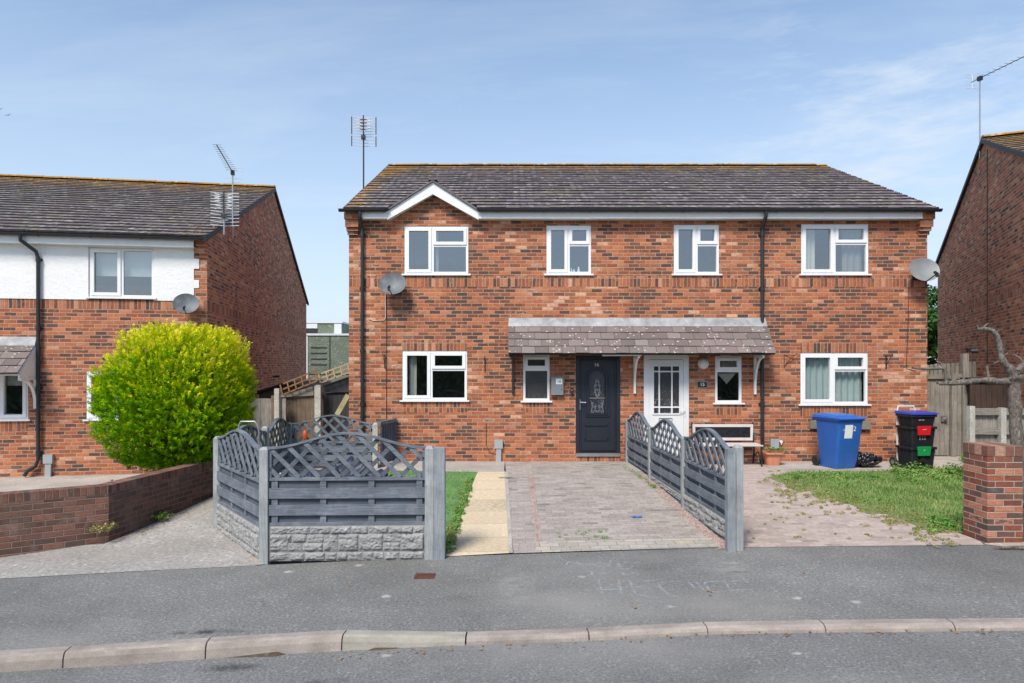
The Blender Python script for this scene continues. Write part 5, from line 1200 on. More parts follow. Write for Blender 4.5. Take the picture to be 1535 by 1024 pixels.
def rbox(z0, z1, label, flap=None, lid=None, logo=True):
    r = root('recycling_box', tloc(z0), TRZ, label, 'recycling box', 'black recycling boxes stacked on the trolley'); H_ = z1 - z0
    m = MB(); prof_body(m, [(0, 0, .225, .185, 0), (0, 0, .25, .21, H_ - .05), (0, 0, .275, .232, H_ - .048), (0, 0, .275, .232, H_ - .004)], .03); 
    for x in (-.14, 0, .14): m.hexa([(x - .012, -.19, .03), (x + .012, -.19, .03), (x + .012, -.18, .03), (x - .012, -.18, .03), (x - .012, -.214, H_ - .06), (x + .012, -.214, H_ - .06), (x + .012, -.2, H_ - .06), (x - .012, -.2, H_ - .06)])
    for y in (-.1, .0, .1): m.hexa([(-.24, y - .012, .03), (-.225, y - .012, .03), (-.225, y + .012, .03), (-.24, y + .012, .03), (-.258, y - .012, H_ - .06), (-.24, y - .012, H_ - .06), (-.24, y + .012, H_ - .06), (-.258, y + .012, H_ - .06)])
    m.build('body', M['bin_black'], r, smooth=True)
    if flap: m = MB(); m.hexa([(x_, y_, z_) for z_, y0_, e_ in ((H_ - .16, -.252, .125), (H_ + .015, -.262, .142)) for x_, y_ in ((-.03 - e_, y0_), (-.03 + e_, y0_), (-.03 + e_, -.236), (-.03 - e_, -.236))]); fl = m.build('flap', M[flap], r, bevel=.006)
    if lid: m = MB(); m.hexa([(-.285, -.25, H_), (.285, -.25, H_), (.285, .24, H_), (-.285, .24, H_), (-.275, -.23, H_ + .03), (.275, -.23, H_ + .03), (.275, .22, H_ + .05), (-.275, .22, H_ + .05)]); m.build('lid', M[lid], r, bevel=.012, smooth=True)
    return r
rb1 = rbox(.046, .44, 'bottom box of the black recycling stack, green flap and a tap like catch', 'flap_green'); rb2 = rbox(.442, .83, 'middle box of the black recycling stack, red flap and white print', 'flap_red'); rb3 = rbox(.832, 1.06, 'top box of the black recycling stack under a bright blue lid', None, 'lid_blue')
m = MB(); m.box(-.075, .015, -.215, -.196, .10, .2); m.box(-.06, .0, -.225, -.2, .20, .235); m.box(-.045, -.015, -.24, -.2, .12, .18); m.build('catch', M['black_plastic'], rb1, bevel=.005)
def marks(par, cx, z, y, rows, n, s=.02):
    m = MB()
    for r in range(rows):
        for i in range(n):
            x = cx + (i - (n - 1) / 2) * s * 2; zz_ = z - r * s * 1.7; m.tube([(x + s * .5 * math.cos(a), y, zz_ + s * .5 * math.sin(a)) for a in np.linspace(0, 5.2, 6)], .0022, 4)
    return m.build('print', M['white_label'], par)
marks(rb2, -.03, .19, -.208, 2, 3, .026); marks(rb3, -.05, .12, -.208, 1, 4, .016); marks(rb2, -.03, .335, -.262, 1, 3, .014); marks(rb1, -.03, .335, -.262, 1, 1, .03)
# refuse bag
def lump(name, mat, loc, rx, ry, rz, seed, label, cat, amp=.35, fr=3.0, lvl=4, rot=0):
    bm = bmesh.new(); bmesh.ops.create_icosphere(bm, subdivisions=lvl, radius=1)
    for v in bm.verts:
        d = v.co.normalized(); n = mnoise.fractal(d * fr + Vector((seed, 0, 0)), 1.0, 2.0, 4); f = 1 + amp * n - .10 * abs(mnoise.noise(d * 7 + Vector((seed, 3, 0))))
        v.co = Vector((d.x * rx * f, d.y * ry * f, max(0, (d.z * .5 + .5) ** .8 * rz * 1.0 * f - .01)))
    me = bpy.data.meshes.new(name); bm.to_mesh(me); bm.free(); me.materials.append(mat); me.uv_layers.new(name='UVMap'); me.polygons.foreach_set('use_smooth', [True] * len(me.polygons))
    o = bpy.data.objects.new(name, me); COL.objects.link(o); o.location = loc; o.rotation_euler.z = rot; return tag(o, label, cat)
q = gp(1300, 702); lump('refuse_bag', M['bag_black'], (q[0], q[1] + .1, h(*q) + .008), .27, .18, .23, 3, 'crumpled shiny black refuse bag between the blue bin and the recycling stack', 'bag', .55, 2.6, 5)
# plank leaning behind the bin
m = MB(); m.bar((fx(1213) + HX0, WY - .04, fz(636)), (fx(1302) + HX0, WY - .06, fz(637)), .05, .17); tag(m.build('plank', M['timber_grey_h'], bevel=.004), 'weathered grey plank fixed to the wall behind the blue bin', 'plank')
# planter
q = gp(1162, 699); pr = root('planter', (q[0], q[1] + .16, h(*q) + .008), 0, 'terracotta coloured plastic planter at the foot of the wall below the meter box', 'planter')
m = MB(); m.lathe([(.001, 0), (.125, 0), (.132, .02), (.165, .2), (.168, .225), (.205, .228), (.207, .258), (.19, .262), (.172, .25), (.165, .21), (.001, .2)], n=40, sq=4); m.build('pot', M['terracotta'], pr, smooth=True); m = MB(); m.lathe([(.163, .214), (.1, .225), (.001, .23)], n=20, sq=4); m.build('compost', M['soil'], pr)
def wisps(name, loc, n, spread, hgt, mat, label, cat, droop=.5, seed=1, r=.003, leaf=0, kind=None):
    rg = random.Random(seed); m = MB()
    for i in range(n):
        a = rg.uniform(0, 6.28); l = rg.uniform(.4, 1); s = spread * rg.uniform(.3, 1); p0 = Vector((rg.uniform(-.1, .1), rg.uniform(-.08, .08), 0)); pts = [p0 + Vector((s * math.cos(a) * t, s * math.sin(a) * t, hgt * l * (t * 1.6 - droop * 1.4 * t * t))) for t in (0, .25, .5, .75, 1)]; at = rg.random() + .01
        m.tube(pts, [r, r, r * .8, r * .6, r * .3], 4, at=at)
        for k in range(leaf):
            t = rg.uniform(.3, 1); c = p0 + Vector((s * math.cos(a) * t, s * math.sin(a) * t, hgt * l * (t * 1.6 - droop * 1.4 * t * t))); d = Vector((rg.gauss(0, 1), rg.gauss(0, 1), rg.gauss(.3, .6))).normalized(); e = d.cross(Vector((rg.random(), rg.random(), rg.random()))).normalized(); sz = rg.uniform(.02, .045)
            m.face([c, c + d * sz * .5 + e * sz * .35, c + d * sz, c + d * sz * .5 - e * sz * .35], at=rg.random() + .01)
    o = m.build(name, mat, loc=loc, recalc=False); return tag(o, label, cat, kind=kind)
wisps('dried_plant', (q[0] + .02, q[1] + .16, h(*q) + .22), 60, .3, .22, M['dry_weeds'], 'dried straw coloured plant drooping over the terracotta planter', 'plant', .7, 4, .003, 3)
# bench
bq = (6.0, 13.35)
bn = root('garden_bench', ((1092 - CX) * 13.3 / F, 13.35, 0), 0, 'garden bench with pale slats and a black scrolled back panel behind the driveway fence', 'bench')
m = MB(); wb = .62; ring(m, -wb, wb, .47, .80, .055, .30, .335); m.build('back_frame', M['bench_white'], bn, bevel=.004)
m = MB()
m.box(-wb + .055, wb - .055, .318, .326, .525, .745)
rg = random.Random(5)
for i in range(150):
    x = rg.uniform(-wb + .08, wb - .08); z = rg.uniform(.545, .725); r_ = rg.uniform(.015, .03); a = rg.uniform(0, 6); m.tube([(x + r_ * (1 - .1 * k) * math.cos(a + k), .312, z + r_ * (1 - .1 * k) * math.sin(a + k)) for k in range(6)], .006, 4)
m.build('back_panel', M['bin_black'], bn)
m = MB()
for i in range(5): m.box(-wb - .03, wb + .03, -.17 + i * .09, -.095 + i * .09, .405, .43)
m.build('seat', M['bench_white'], bn, bevel=.004)
for s in (-1, 1):
    m = MB(); x = s * (wb + .005)
    m.tube([(x, -.16, .0), (x, -.13, .2), (x, -.16, .40)], .016, 6); m.tube([(x, .33, 0), (x, .26, .25), (x, .29, .45), (x, .34, .84)], .016, 6); m.tube([(x, -.16, .40), (x, .28, .40)], .014, 6); m.tube([(x, -.14, .42), (x, -.17, .58), (x, .0, .62), (x, .3, .62)], .014, 6); m.tube([(x, -.13, .12), (x, .05, .28), (x, .26, .16)], .011, 6); m.build('leg', M['bin_black'], bn)
m = MB(); m.lathe([(.001, 0), (.05, 0), (.062, .1), (.06, .105), (.05, .02)], n=14); tag(m.build('flower_pot', M['bin_black'], loc=((1144 - CX) * 13.5 / F, 13.55, .01)), 'small black plastic plant pot between the bench and the planter', 'pot')
# stuff inside the left garden
lump('covered_heap', M['tarp_blue'], (-2.55, 9.6, -.15), .75, .38, .60, 11, 'dark blue tarpaulin heap on the turf behind the front lattice fence', 'tarpaulin', .5, 3.6, 5)
lump('refuse_bag', M['bag_black'], (-3.35, 9.6, -.15), .42, .3, .58, 16, 'black bag slumped behind the corner of the front lattice fence', 'bag', .4, 2.4)
q = wl(375, 650, 10.0)
m = MB(); X, Y = q[0], 10.0; zt = zc(632, 10.0); m.tube([(X - .15, Y, zt - .75), (X - .15, Y, zt - .2), (X - .17, Y, zt - .06), (X - .14, Y, zt), (X + .07, Y, zt), (X + .10, Y, zt - .04), (X + .13, Y, zt - .14), (X + .13, Y, zt - .75)], .014, 8); tag(m.build('tube_handle', M['galv'], smooth=True), 'bent grey tube handle standing up behind the canted lattice fence', 'handle')
m = MB(); m.lathe([(.001, 0), (.035, .02), (.05, .09), (.035, .17), (.001, .2)], n=12); tag(m.build('plastic_float', M['orange'], smooth=True, loc=wl(457, 660, 12.93)), 'small orange red plastic float hanging on the rear lattice fence', 'toy')
q = gp(954, 777); m = MB(); m.prism([(-.09, 0), (-.03, -.02), (.02, -.005), (.09, -.02), (.07, .02), (.03, .03), (.0, .02), (-.05, .03)], 0, .01); o = m.build('plastic_scrap', M['blue_toy'], loc=(q[0], q[1], h(*q) + .012), rot=(R(-90 + 180), 0, 0)); tag(o, 'bright blue plastic scrap lying on the paved driveway', 'scrap'); o.location.z += .012
# utility cover in the pavement
q = gp(637, 864); m = MB(); m.box(-.11, .11, -.085, .085, -.01, .008)
for i in range(6):
    for j in range(5): m.box(-.095 + i * .034, -.072 + i * .034, -.07 + j * .03, -.051 + j * .03, .008, .011)
tag(m.build('utility_cover', M['iron_brown'], loc=(q[0], q[1], h(*q))), 'small rusty brown iron cover set in the pavement', 'cover')
# chalk letters on the pavement
def chalk(strokes, lab, name='chalk_writing'):
    m = MB()
    for s_ in strokes:
        P_ = [gp(820 + x / 4.515, 825 + y / 4.515) for x, y in s_]
        for a, b in zip(P_[:-1], P_[1:]):
            d = Vector((b[0] - a[0], b[1] - a[1])); n = Vector((-d.y, d.x)).normalized() * .013
            m.face([(p[0] + e * n.x, p[1] + e * n.y, h(*p) + .006) for p, e in ((a, -1), (b, -1), (b, 1), (a, 1))], [(p[0] + e * n.x, p[1] + e * n.y) for p, e in ((a, -1), (b, -1), (b, 1), (a, 1))])
    return tag(m.build(name, M['chalk'], recalc=False), lab, 'chalk writing')
chalk([[(352, 205), (375, 300)], [(485, 205), (505, 300)], [(370, 272), (495, 268)], [(725, 212), (560, 210), (600, 300), (690, 318)], [(590, 255), (650, 250)], [(905, 212), (775, 220), (760, 250), (830, 310), (890, 318)],
       [(940, 200), (1000, 260)], [(1010, 220), (1065, 275)], [(985, 262), (1040, 250)], [(1180, 212), (1075, 218), (1060, 240), (1120, 285), (1215, 285)], [(1080, 250), (1150, 248)], [(1195, 205), (1235, 262)], [(1230, 275), (1400, 268)], [(1320, 190), (1360, 225)], [(1240, 215), (1330, 205)]], 'large faded pale blue chalk letters on the grey pavement')
chalk([
       [(125, 105), (150, 80), (185, 95), (205, 85), (240, 105)], [(270, 105), (300, 90), (330, 105)], [(350, 85), (395, 100)], [(435, 70), (415, 110)], [(480, 90), (500, 130), (560, 125), (585, 105)], [(270, 145), (300, 145), (310, 170), (275, 170)], [(360, 165), (430, 150)], [(500, 155), (520, 168), (600, 155)]], 'small faint chalk scribble on the pavement above the large chalk letters')

# ------------------------------------------------------------------ gap on the left: sheds, old fence, trellis, school building
m = root('boarded_fence', (-5.9, 15.2, -.1), R(-6), 'weathered grey boarded fence panel beside the golden bush, between concrete posts', 'fence')
b = MB()
for i in range(9): x = -.12 + i * .1; b.box(x, x + .098, .0 + (i % 2) * .008, .018 + (i % 2) * .008, 0, 1.35)
b.build('boards', M['timber_grey'], m); b = MB(); b.box(-.12, .78, .03, .08, 1.15, 1.23); b.build('rail', M['timber_grey_h'], m)
b = MB(); b.box(.55, .66, -.10, .0, -.2, 1.58); b.build('post', M['concrete_post'], m, bevel=.008); b = MB(); b.box(.46, .53, -.06, .0, -.2, 1.42); b.build('timber_post', M['timber_brown'], m)
sh = root('timber_shed', (-5.8, 17.5, -.2), R(-9), 'small timber shed with a sagging black felt roof at the back of the passage', 'shed')
b = MB(); b.prism([(-.9, 0), (.9, 0), (.9, 1.45), (0, 1.72), (-.9, 1.45)], 0, 1.8); b.build('wall', M['timber_brown'], sh); b = MB()
for s in (-1, 1): b.hexa([(0, -.15, 1.72), (s * 1.05, -.15, 1.42), (s * 1.05, 1.9, 1.42), (0, 1.9, 1.72), (0, -.15, 1.78), (s * 1.05, -.15, 1.48), (s * 1.05, 1.9, 1.48), (0, 1.9, 1.78)])
b.build('roof', M['felt'], sh)
Yg = 15.4; X = lambda px, Y=Yg: (px - CX) * Y / F
gt = root('timber_gate', (X(447), Yg, -.1), 0, 'old brown timber gate under a sloping grey board, between two concrete posts', 'gate')
b = MB(); x0, x1 = X(417) - X(447), X(470) - X(447)
n = 8
for i in range(n): b.box(x0 + (x1 - x0) * i / n, x0 + (x1 - x0) * (i + 1) / n - .004, .06, .08, .05, 1.36)
b.build('boards', M['timber_brown'], gt); b = MB(); b.box(x0, x0 + .16, .03, .058, .05, 1.42); b.build('stile', M['timber_grey'], gt)
b = MB(); b.prism([(x0, 1.33 + .03), (x1, 1.33 + .08), (x1, 1.62), (x0, 1.40)], .0, .025); b.build('board', M['timber_grey_h'], gt)
b = MB(); xp = X(477) - X(447); b.box(xp - .07, xp + .07, -.06, .08, -.1, zc(577, Yg) + .1); b.build('post', M['concrete_post'], gt, bevel=.008)
ga = root('dark_shed', (X(505, 15.7), 15.7, -.05), 0, 'dark boarded lean-to shed tucked against the corner of the middle house', 'shed')
x0, x1 = X(485, 15.7) - X(505, 15.7), X(545, 15.7) - X(505, 15.7); zt = lambda px, py: zc(py, 15.7) + .05
b = MB()
for i in range(9): a, c = x0 + (x1 - x0) * i / 9, x0 + (x1 - x0) * (i + 1) / 9 - .005; b.box(a, c, .02, .04, 0, zt(0, 592))
b.build('wall', M['timber_dark'], ga); b = MB(); b.prism([(x0, zt(0, 588)), (x1, zt(0, 588)), (x1, zt(0, 559)), (x0, zt(0, 580))], -.02, .01); b.build('fascia', M['timber_dark'], ga)
b = MB(); b.hexa([(x0, -.03, zt(0, 580)), (x1, -.03, zt(0, 559)), (x1, 2.5, zt(0, 559)), (x0, 2.5, zt(0, 580)), (x0, -.03, zt(0, 578)), (x1, -.03, zt(0, 557)), (x1, 2.5, zt(0, 557)), (x0, 2.5, zt(0, 578))]); b.build('roof', M['felt'], ga)
b = MB(); b.bar((X(505, 15), 15.0, zc(622, 15)), (X(521, 15), 15.05, zc(592, 15)), .11, .03, up=(0, 1, 0)); tag(b.build('plank', M['plank_mossy']), 'mossy yellow green plank leaning in the gap beside the dark shed', 'plank')
def trellis(pa, pb, hgt, mat, n, label):
    r = root('trellis', pa, 0, label, 'trellis'); a, b_ = Vector((0, 0, 0)), Vector(pb) - Vector(pa); m = MB(); up = Vector((0, .02, hgt)); d = b_.normalized()
    for t in (0.02, .5, .98): m.bar(a + up * t, b_ + up * t, .02, .035, up=(0, 0, 1))
    for i in range(n + 1): c = a + (b_ - a) * (i / n); m.bar(c + Vector((0, -.02, 0)), c + up * 1 + Vector((.0, -.02, 0)) - d * hgt * .25, .03, .015, up=(0, 1, 0))
    m.build('lattice', M[mat], r)
trellis(wl(424, 592, 15.3), wl(476, 571, 15.3), .26, 'trellis_brown', 5, 'brown wooden trellis strip lying on the slope above the old timber gate')
trellis(wl(481, 574, 15.5), wl(535, 554, 15.5), .22, 'trellis_pale', 5, 'pale wooden trellis strip above the dark shed beside the orange wall')
m = MB(); m.tube([(0, 0, 0), (0, -.1, .02)], .03, 8); m.box(-.06, .06, -.22, -.08, -.02, .05); tag(m.build('security_light', M['black_plastic'], loc=(LH0[0] - .162 * 7 + .0 + .03, LH0[1] + 6.9, zc(565, 20.9)), rot=(0, 0, R(90) + LRZ)), 'small black security light low on the dark gable wall of the left house', 'security light')
sc_ = root('school_building', (-12, 38, -.3), R(0), 'flat roofed two tier building of green pebbledash panels with white corner strips in the gap', 'building')
X4 = lambda px, Y=38: (px - CX) * Y / F + 12; Z4 = lambda py, Y=38: zc(py, Y) + .3
b = MB(); b.box(X4(440), X4(560), 0, 8, 0, Z4(503)); b.box(X4(400), X4(507), .9, 8, Z4(503), Z4(483)); b.build('wall', M['pebbledash'], sc_)
b = MB(); b.box(X4(440), X4(560), -.06, 8.1, Z4(503), Z4(500)); b.box(X4(400), X4(508), .84, 8.1, Z4(483), Z4(480.5)); b.box(X4(440), X4(461.5), -.04, -.005, 0, Z4(504)); b.box(X4(495), X4(506), .86, .897, Z4(499), Z4(484)); b.box(X4(440), X4(469), .86, .897, Z4(491), Z4(483.8)); b.build('trim', M['pale_trim'], sc_)
b = MB(); b.box(X4(440), X4(469), .87, .897, Z4(499.5), Z4(491.4)); b.build('window', M['black_plastic'], sc_)
b = MB()
for py in (521, 529.5, 538, 546.5): b.box(X4(466), X4(490), -.03, -.004, Z4(py) - .03, Z4(py) + .03)
for px in (494.5,): b.box(X4(px) - .03, X4(px) + .03, -.02, -.004, 0, Z4(504))
b.box(X4(462), X4(560), -.02, -.004, Z4(561) - .03, Z4(561) + .03); b.build('louvre', M['timber_dark'], sc_)

# ------------------------------------------------------------------ right-hand gate and fences
def R_(px, Y): return (px - CX) * Y / F
gy_ = 14.6
rg_ = root('timber_gate', (R_(1408, gy_), gy_, 0), 0, 'tall weathered grey boarded gate beside the right corner of the orange house', 'gate')
o_ = R_(1408, gy_); b = MB()
xsb = np.linspace(R_(1389, gy_), R_(1424, gy_), 6) - o_
for a, c in zip(xsb[:-1], xsb[1:]): b.box(a + .002, c - .004, .03, .05, .03, zc(566, gy_))
b.build('boards', M['timber_grey'], rg_); b = MB(); b.box(xsb[0], xsb[-1] + .2, -.02, .028, zc(568, gy_), zc(562, gy_)); b.build('rail', M['timber_grey_h'], rg_)
b = MB(); b.box(R_(1425, gy_) - o_, R_(1432, gy_) - o_, -.05, .05, 0, zc(561, gy_)); b.build('post', M['timber_grey'], rg_, bevel=.004)
b = MB(); b.box(R_(1411, gy_) - o_, R_(1418, gy_) - o_, -.01, .03, zc(632, gy_), zc(623, gy_)); b.tube([(R_(1417, gy_) - o_, -.01, zc(628, gy_)), (R_(1417, gy_) - o_, -.05, zc(628, gy_))], .03, 8); b.build('latch', M['galv'], rg_)
bf = root('boarded_fence', (R_(1440, gy_), gy_ + .05, 0), 0, 'narrow run of grey boards with a tall post right of the weathered gate', 'fence'); o_ = R_(1440, gy_); b = MB()
for a, c in ((1432.5, 1437), (1437.4, 1443)): b.box(R_(a, gy_) - o_, R_(c, gy_) - o_, 0, .02, .02, zc(562, gy_))
b.build('boards', M['timber_grey'], bf); b = MB(); b.box(R_(1443.5, gy_) - o_, R_(1452, gy_) - o_, -.06, .06, 0, zc(530, gy_)); b.build('post', M['timber_grey'], bf, bevel=.004); b = MB(); b.box(R_(1432.5, gy_) - o_, R_(1444, gy_) - o_, -.03, -.002, zc(566, gy_), zc(560, gy_)); b.build('rail', M['timber_grey_h'], bf)
m = MB(); m.tube([(0, 0, 0), (.1, -.08, .0)], .05, 12); m.box(-.1, .0, -.02, .03, -.03, .06); tag(m.build('security_camera', M['black_plastic'], loc=wl(1456, 526, gy_)), 'small black security lamp on top of the tall timber post', 'lamp')
bf = root('picket_fence', (R_(1410, 17), 17, 0), R(-8), 'dark weathered fence of narrow pales showing over the top of the gate', 'fence'); b = MB()
for i in range(14): x = -.55 + i * .1; b.box(x, x + .08, 0, .018, .1, zc(548, 17) + i * .008)
b.build('pales', M['timber_grey'], bf); b = MB(); b.box(-.55, .85, .02, .06, 1.6, 1.68); b.build('rail', M['timber_grey_h'], bf)
y2 = 11.6
lf_ = root('boarded_fence', (R_(1478, y2), y2, 0), 0, 'low weathered boarded fence between white concrete posts behind the brick pillar', 'fence'); o_ = R_(1478, y2)
b = MB(); x0, x1 = R_(1455.5, y2) - o_, R_(1600, y2) - o_; n = 16
for i in range(n): a = x0 + (x1 - x0) * i / n; b.hexa([(a, .03, .0), (a + .105, .015, .0), (a + .105, .03, .0), (a, .05, .0), (a, .03, zc(614, y2)), (a + .105, .015, zc(614, y2)), (a + .105, .03, zc(614, y2)), (a, .05, zc(614, y2))])
b.build('boards', M['timber_grey'], lf_); b = MB(); b.box(x0, x1, -.045, .013, zc(622, y2), zc(612, y2)); b.box(x0, x1, -.045, .013, zc(651, y2), zc(642, y2)); b.build('rail', M['timber_grey_h'], lf_)
for px in (1452.5, 1499): b = MB(); c = R_(px, y2) - o_; b.box(c - .045, c + .045, -.09, .0, -.1, zc(608.5 if px < 1460 else 611, y2)); b.build('post', M['concrete_post'], lf_, bevel=.012)
# brown shed against the right house
bs = root('brown_shed', (R_(1452, 14.4), 14.4, 0), R(-22.8) , 'chocolate brown boarded shed against the neighbouring gable wall behind the low fence', 'shed'); b = MB()
m = MB(); m.box(0.02, .9, .0, .5, 0, zc(574, 14.4)); m.build('wall', M['timber_choc'], bs); b = MB()
for i in range(9): b.box(.02 + i * .1, .112 + i * .1, -.014, -.001, 0.02, zc(575, 14.4))
b.build('boards', M['timber_choc'], bs); b = MB(); b.box(-.03, .95, -.05, .55, zc(573.5, 14.4), zc(566, 14.4)); b.build('roof', M['felt'], bs)

# ------------------------------------------------------------------ vegetation
def leaves(name, P_, Nn, size, rnd, mat, aspect=.6, parent=None, jitter=.6, T=None, seed=0):
    """one small quad per point, tilted about its normal"""
    r = np.random.default_rng(seed); n = len(P_); P_ = np.asarray(P_, float); Nn = np.asarray(Nn, float)
    Nn = Nn + r.normal(0, jitter, (n, 3)); Nn /= np.linalg.norm(Nn, axis=1, keepdims=True)
    t = r.normal(0, 1, (n, 3)) if T is None else T.copy(); t -= Nn * (t * Nn).sum(1, keepdims=True); t /= np.linalg.norm(t, axis=1, keepdims=True); b = np.cross(Nn, t)
    s = (np.asarray(size) * r.uniform(.6, 1.25, n))[:, None]
    V = np.stack([P_ - t * s, P_ + b * s * aspect * .8 + Nn * s * .15, P_ + t * s, P_ - b * s * aspect * .8 + Nn * s * .15], 1).reshape(-1, 3)
    me = bpy.data.meshes.new(name); me.vertices.add(4 * n); me.vertices.foreach_set('co', V.ravel()); me.loops.add(4 * n); me.loops.foreach_set('vertex_index', np.arange(4 * n)); me.polygons.add(n); me.polygons.foreach_set('loop_start', np.arange(0, 4 * n, 4)); me.polygons.foreach_set('loop_total', np.full(n, 4)); me.update(calc_edges=True)
    a = me.attributes.new('rnd', 'FLOAT', 'FACE'); a.data.foreach_set('value', np.clip(rnd, 0, 1)); me.materials.append(mat); me.uv_layers.new(name='UVMap')
    o = bpy.data.objects.new(name, me); COL.objects.link(o)
    if parent: o.parent = parent
    return o
# golden conifer bush: sprays standing out from a lumpy globe
bc = Vector(((258 - CX) * 11.35 / F, 11.35, -.25)); bush = root('conifer_bush', bc, 0, 'large clipped golden green conifer bush in front of the left house', 'bush')
r = np.random.default_rng(5); n = 7000
u = r.normal(0, 1, (n, 3)); u /= np.linalg.norm(u, axis=1, keepdims=True)
def bushr(d):
    return np.array([1 + mnoise.noise(Vector(q) * 2.0 + Vector((9, 1, 0))) * .09 + mnoise.noise(Vector(q) * 5 + Vector((0, 4, 2))) * .09 + abs(mnoise.noise(Vector(q) * 9)) * .11 for q in d])
ctr = np.array([.10, 0, 1.70]); ax = np.array([1.03, 1.0, 1.13])
def sup(d): return (np.abs(d) ** 4.5).sum(-1) ** (-1 / 4.5)
def shape(q):        # flatter shoulder on the left, tucked in towards the ground
    q = q.copy()
    if q[2] < 1.15: q[:2] *= .60 + .40 * max(0, (q[2] - .35)) / .8
    if q[2] > 2.2: q[0] = q[0] * .94 + .05; q[2] -= max(0, -q[0] - .25) * .42
    return q
rad = bushr(u) * (.12 + .88 * sup(u))
sp, sn, stt, sr, ss = [], [], [], [], []
for i in range(n):
    d = u[i]; depth = 1 - .24 * r.uniform(0, 1) ** 1.6; base = shape(ctr + d * ax * rad[i] * depth)
    if base[2] < .40: continue
    up = np.array([d[0] * .9, d[1] * .9, d[2] * .6 + .62]) + r.normal(0, .16, 3); up /= np.linalg.norm(up)
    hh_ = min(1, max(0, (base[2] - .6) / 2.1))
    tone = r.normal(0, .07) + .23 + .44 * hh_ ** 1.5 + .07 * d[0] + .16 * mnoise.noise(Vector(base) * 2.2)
    m_ = r.integers(26, 38); L_ = r.uniform(.10, .19); wd_ = r.uniform(.026, .044)
    sd1 = np.cross(up, r.normal(0, 1, 3)); sd1 /= np.linalg.norm(sd1)
    for j in range(m_):
        t = r.uniform(0, 1); a = r.uniform(-1, 1); lat = sd1 * a * wd_ * (1.15 - .7 * t) + np.cross(up, sd1) * r.normal(0, .35) * wd_
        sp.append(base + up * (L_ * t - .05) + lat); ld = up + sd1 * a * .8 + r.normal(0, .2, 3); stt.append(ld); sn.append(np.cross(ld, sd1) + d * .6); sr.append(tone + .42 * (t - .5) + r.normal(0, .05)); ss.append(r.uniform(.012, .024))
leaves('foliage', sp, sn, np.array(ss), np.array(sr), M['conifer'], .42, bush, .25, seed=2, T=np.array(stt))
bm = bmesh.new(); bmesh.ops.create_icosphere(bm, subdivisions=4, radius=1)
for v in bm.verts:
    d = np.array(v.co.normalized()); q = shape(ctr + d * ax * (.12 + .88 * sup(d)) * bushr([d])[0] * .70)
    v.co = Vector(q)
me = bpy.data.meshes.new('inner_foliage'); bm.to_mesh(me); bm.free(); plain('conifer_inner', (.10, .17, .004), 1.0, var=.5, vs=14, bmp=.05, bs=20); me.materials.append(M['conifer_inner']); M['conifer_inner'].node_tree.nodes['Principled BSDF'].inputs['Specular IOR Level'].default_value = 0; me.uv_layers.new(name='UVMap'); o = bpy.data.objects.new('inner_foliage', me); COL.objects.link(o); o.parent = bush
m = MB()
for s in (-.12, .05, .16): m.tube([(s, .02 * s, -.05), (s * 1.4, .1 * s, .35), (s * 2, 0, .9)], [.06, .05, .03], 8, bump=.1)
m.build('trunk', M['bark'], bush)
# bare pollarded tree at the right
ty_ = 9.3
def T(px, py, dy=0): Y = ty_ + dy; return ((px - CX) * Y / F, Y, CZ + (HY - py) * Y / F)
tb = T(1526, 700); tree = root('bare_tree', (tb[0], ty_, -.1), 0, 'leafless pollarded grey tree with one long crooked limb behind the brick pillar', 'tree')
def limb(pts, rs, name, sub=5):
    P_ = [Vector(T(*p)) - Vector((tb[0], ty_, -.1)) for p in pts]; out, rr = [], []
    for i in range(len(P_) - 1):
        for k in range(sub):
            t = k / sub; p0, p1, p2, p3 = P_[max(i - 1, 0)], P_[i], P_[i + 1], P_[min(i + 2, len(P_) - 1)]
            out.append(.5 * ((2 * p1) + (p2 - p0) * t + (2 * p0 - 5 * p1 + 4 * p2 - p3) * t * t + (3 * p1 - p0 - 3 * p2 + p3) * t ** 3)); rr.append((rs[i] * (1 - t) + rs[i + 1] * t) * random.uniform(.84, 1.14) * .74)
    out.append(P_[-1]); rr.append(rs[-1]); m = MB(); m.tube(out, rr, 14, bump=.13)
    for i in range(3, len(out) - 2):
        if random.random() < .35:
            d = Vector((random.gauss(0, 1), random.gauss(0, 1), random.gauss(.3, 1))).normalized(); m.tube([out[i], out[i] + d * rr[i] * 1.25, out[i] + d * (rr[i] * 1.3 + random.uniform(.01, .05))], [rr[i] * .35, rr[i] * .2, .004], 6, bump=.15)
    return m
m = limb([(1527, 760), (1526, 700), (1523, 640), (1521, 595), (1519, 565)], [.125, .115, .108, .11, .125], 't'); m.build('trunk', M['bark'], tree, smooth='all')
m = limb([(1522, 572), (1500, 572), (1475, 570), (1445, 573), (1415, 575), (1405, 574)], [.085, .06, .052, .05, .04, .02], 'a'); m2 = limb([(1420, 574), (1418, 560), (1413, 552), (1395, 553), (1372, 552), (1368, 551)], [.04, .036, .034, .028, .022, .014], 'b'); m3 = limb([(1417, 558), (1412, 548), (1407, 543)], [.028, .024, .014], 'c'); m4 = limb([(1482, 570), (1481, 560), (1479, 549)], [.034, .026, .022], 'd'); m5 = limb([(1410, 576), (1406, 572), (1403, 571)], [.02, .012, .006], 'e')
for q, nm in ((m, 'limb'), (m2, 'limb'), (m3, 'twig'), (m4, 'stub'), (m5, 'twig')): q.build(nm, M['bark'], tree, smooth='all')
m = limb([(1521, 570), (1515, 555), (1503, 540), (1499, 520), (1495, 505), (1487, 496), (1476, 493), (1466, 494)], [.10, .075, .055, .05, .048, .042, .036, .028], 'f'); m.build('limb', M['bark'], tree, smooth='all')
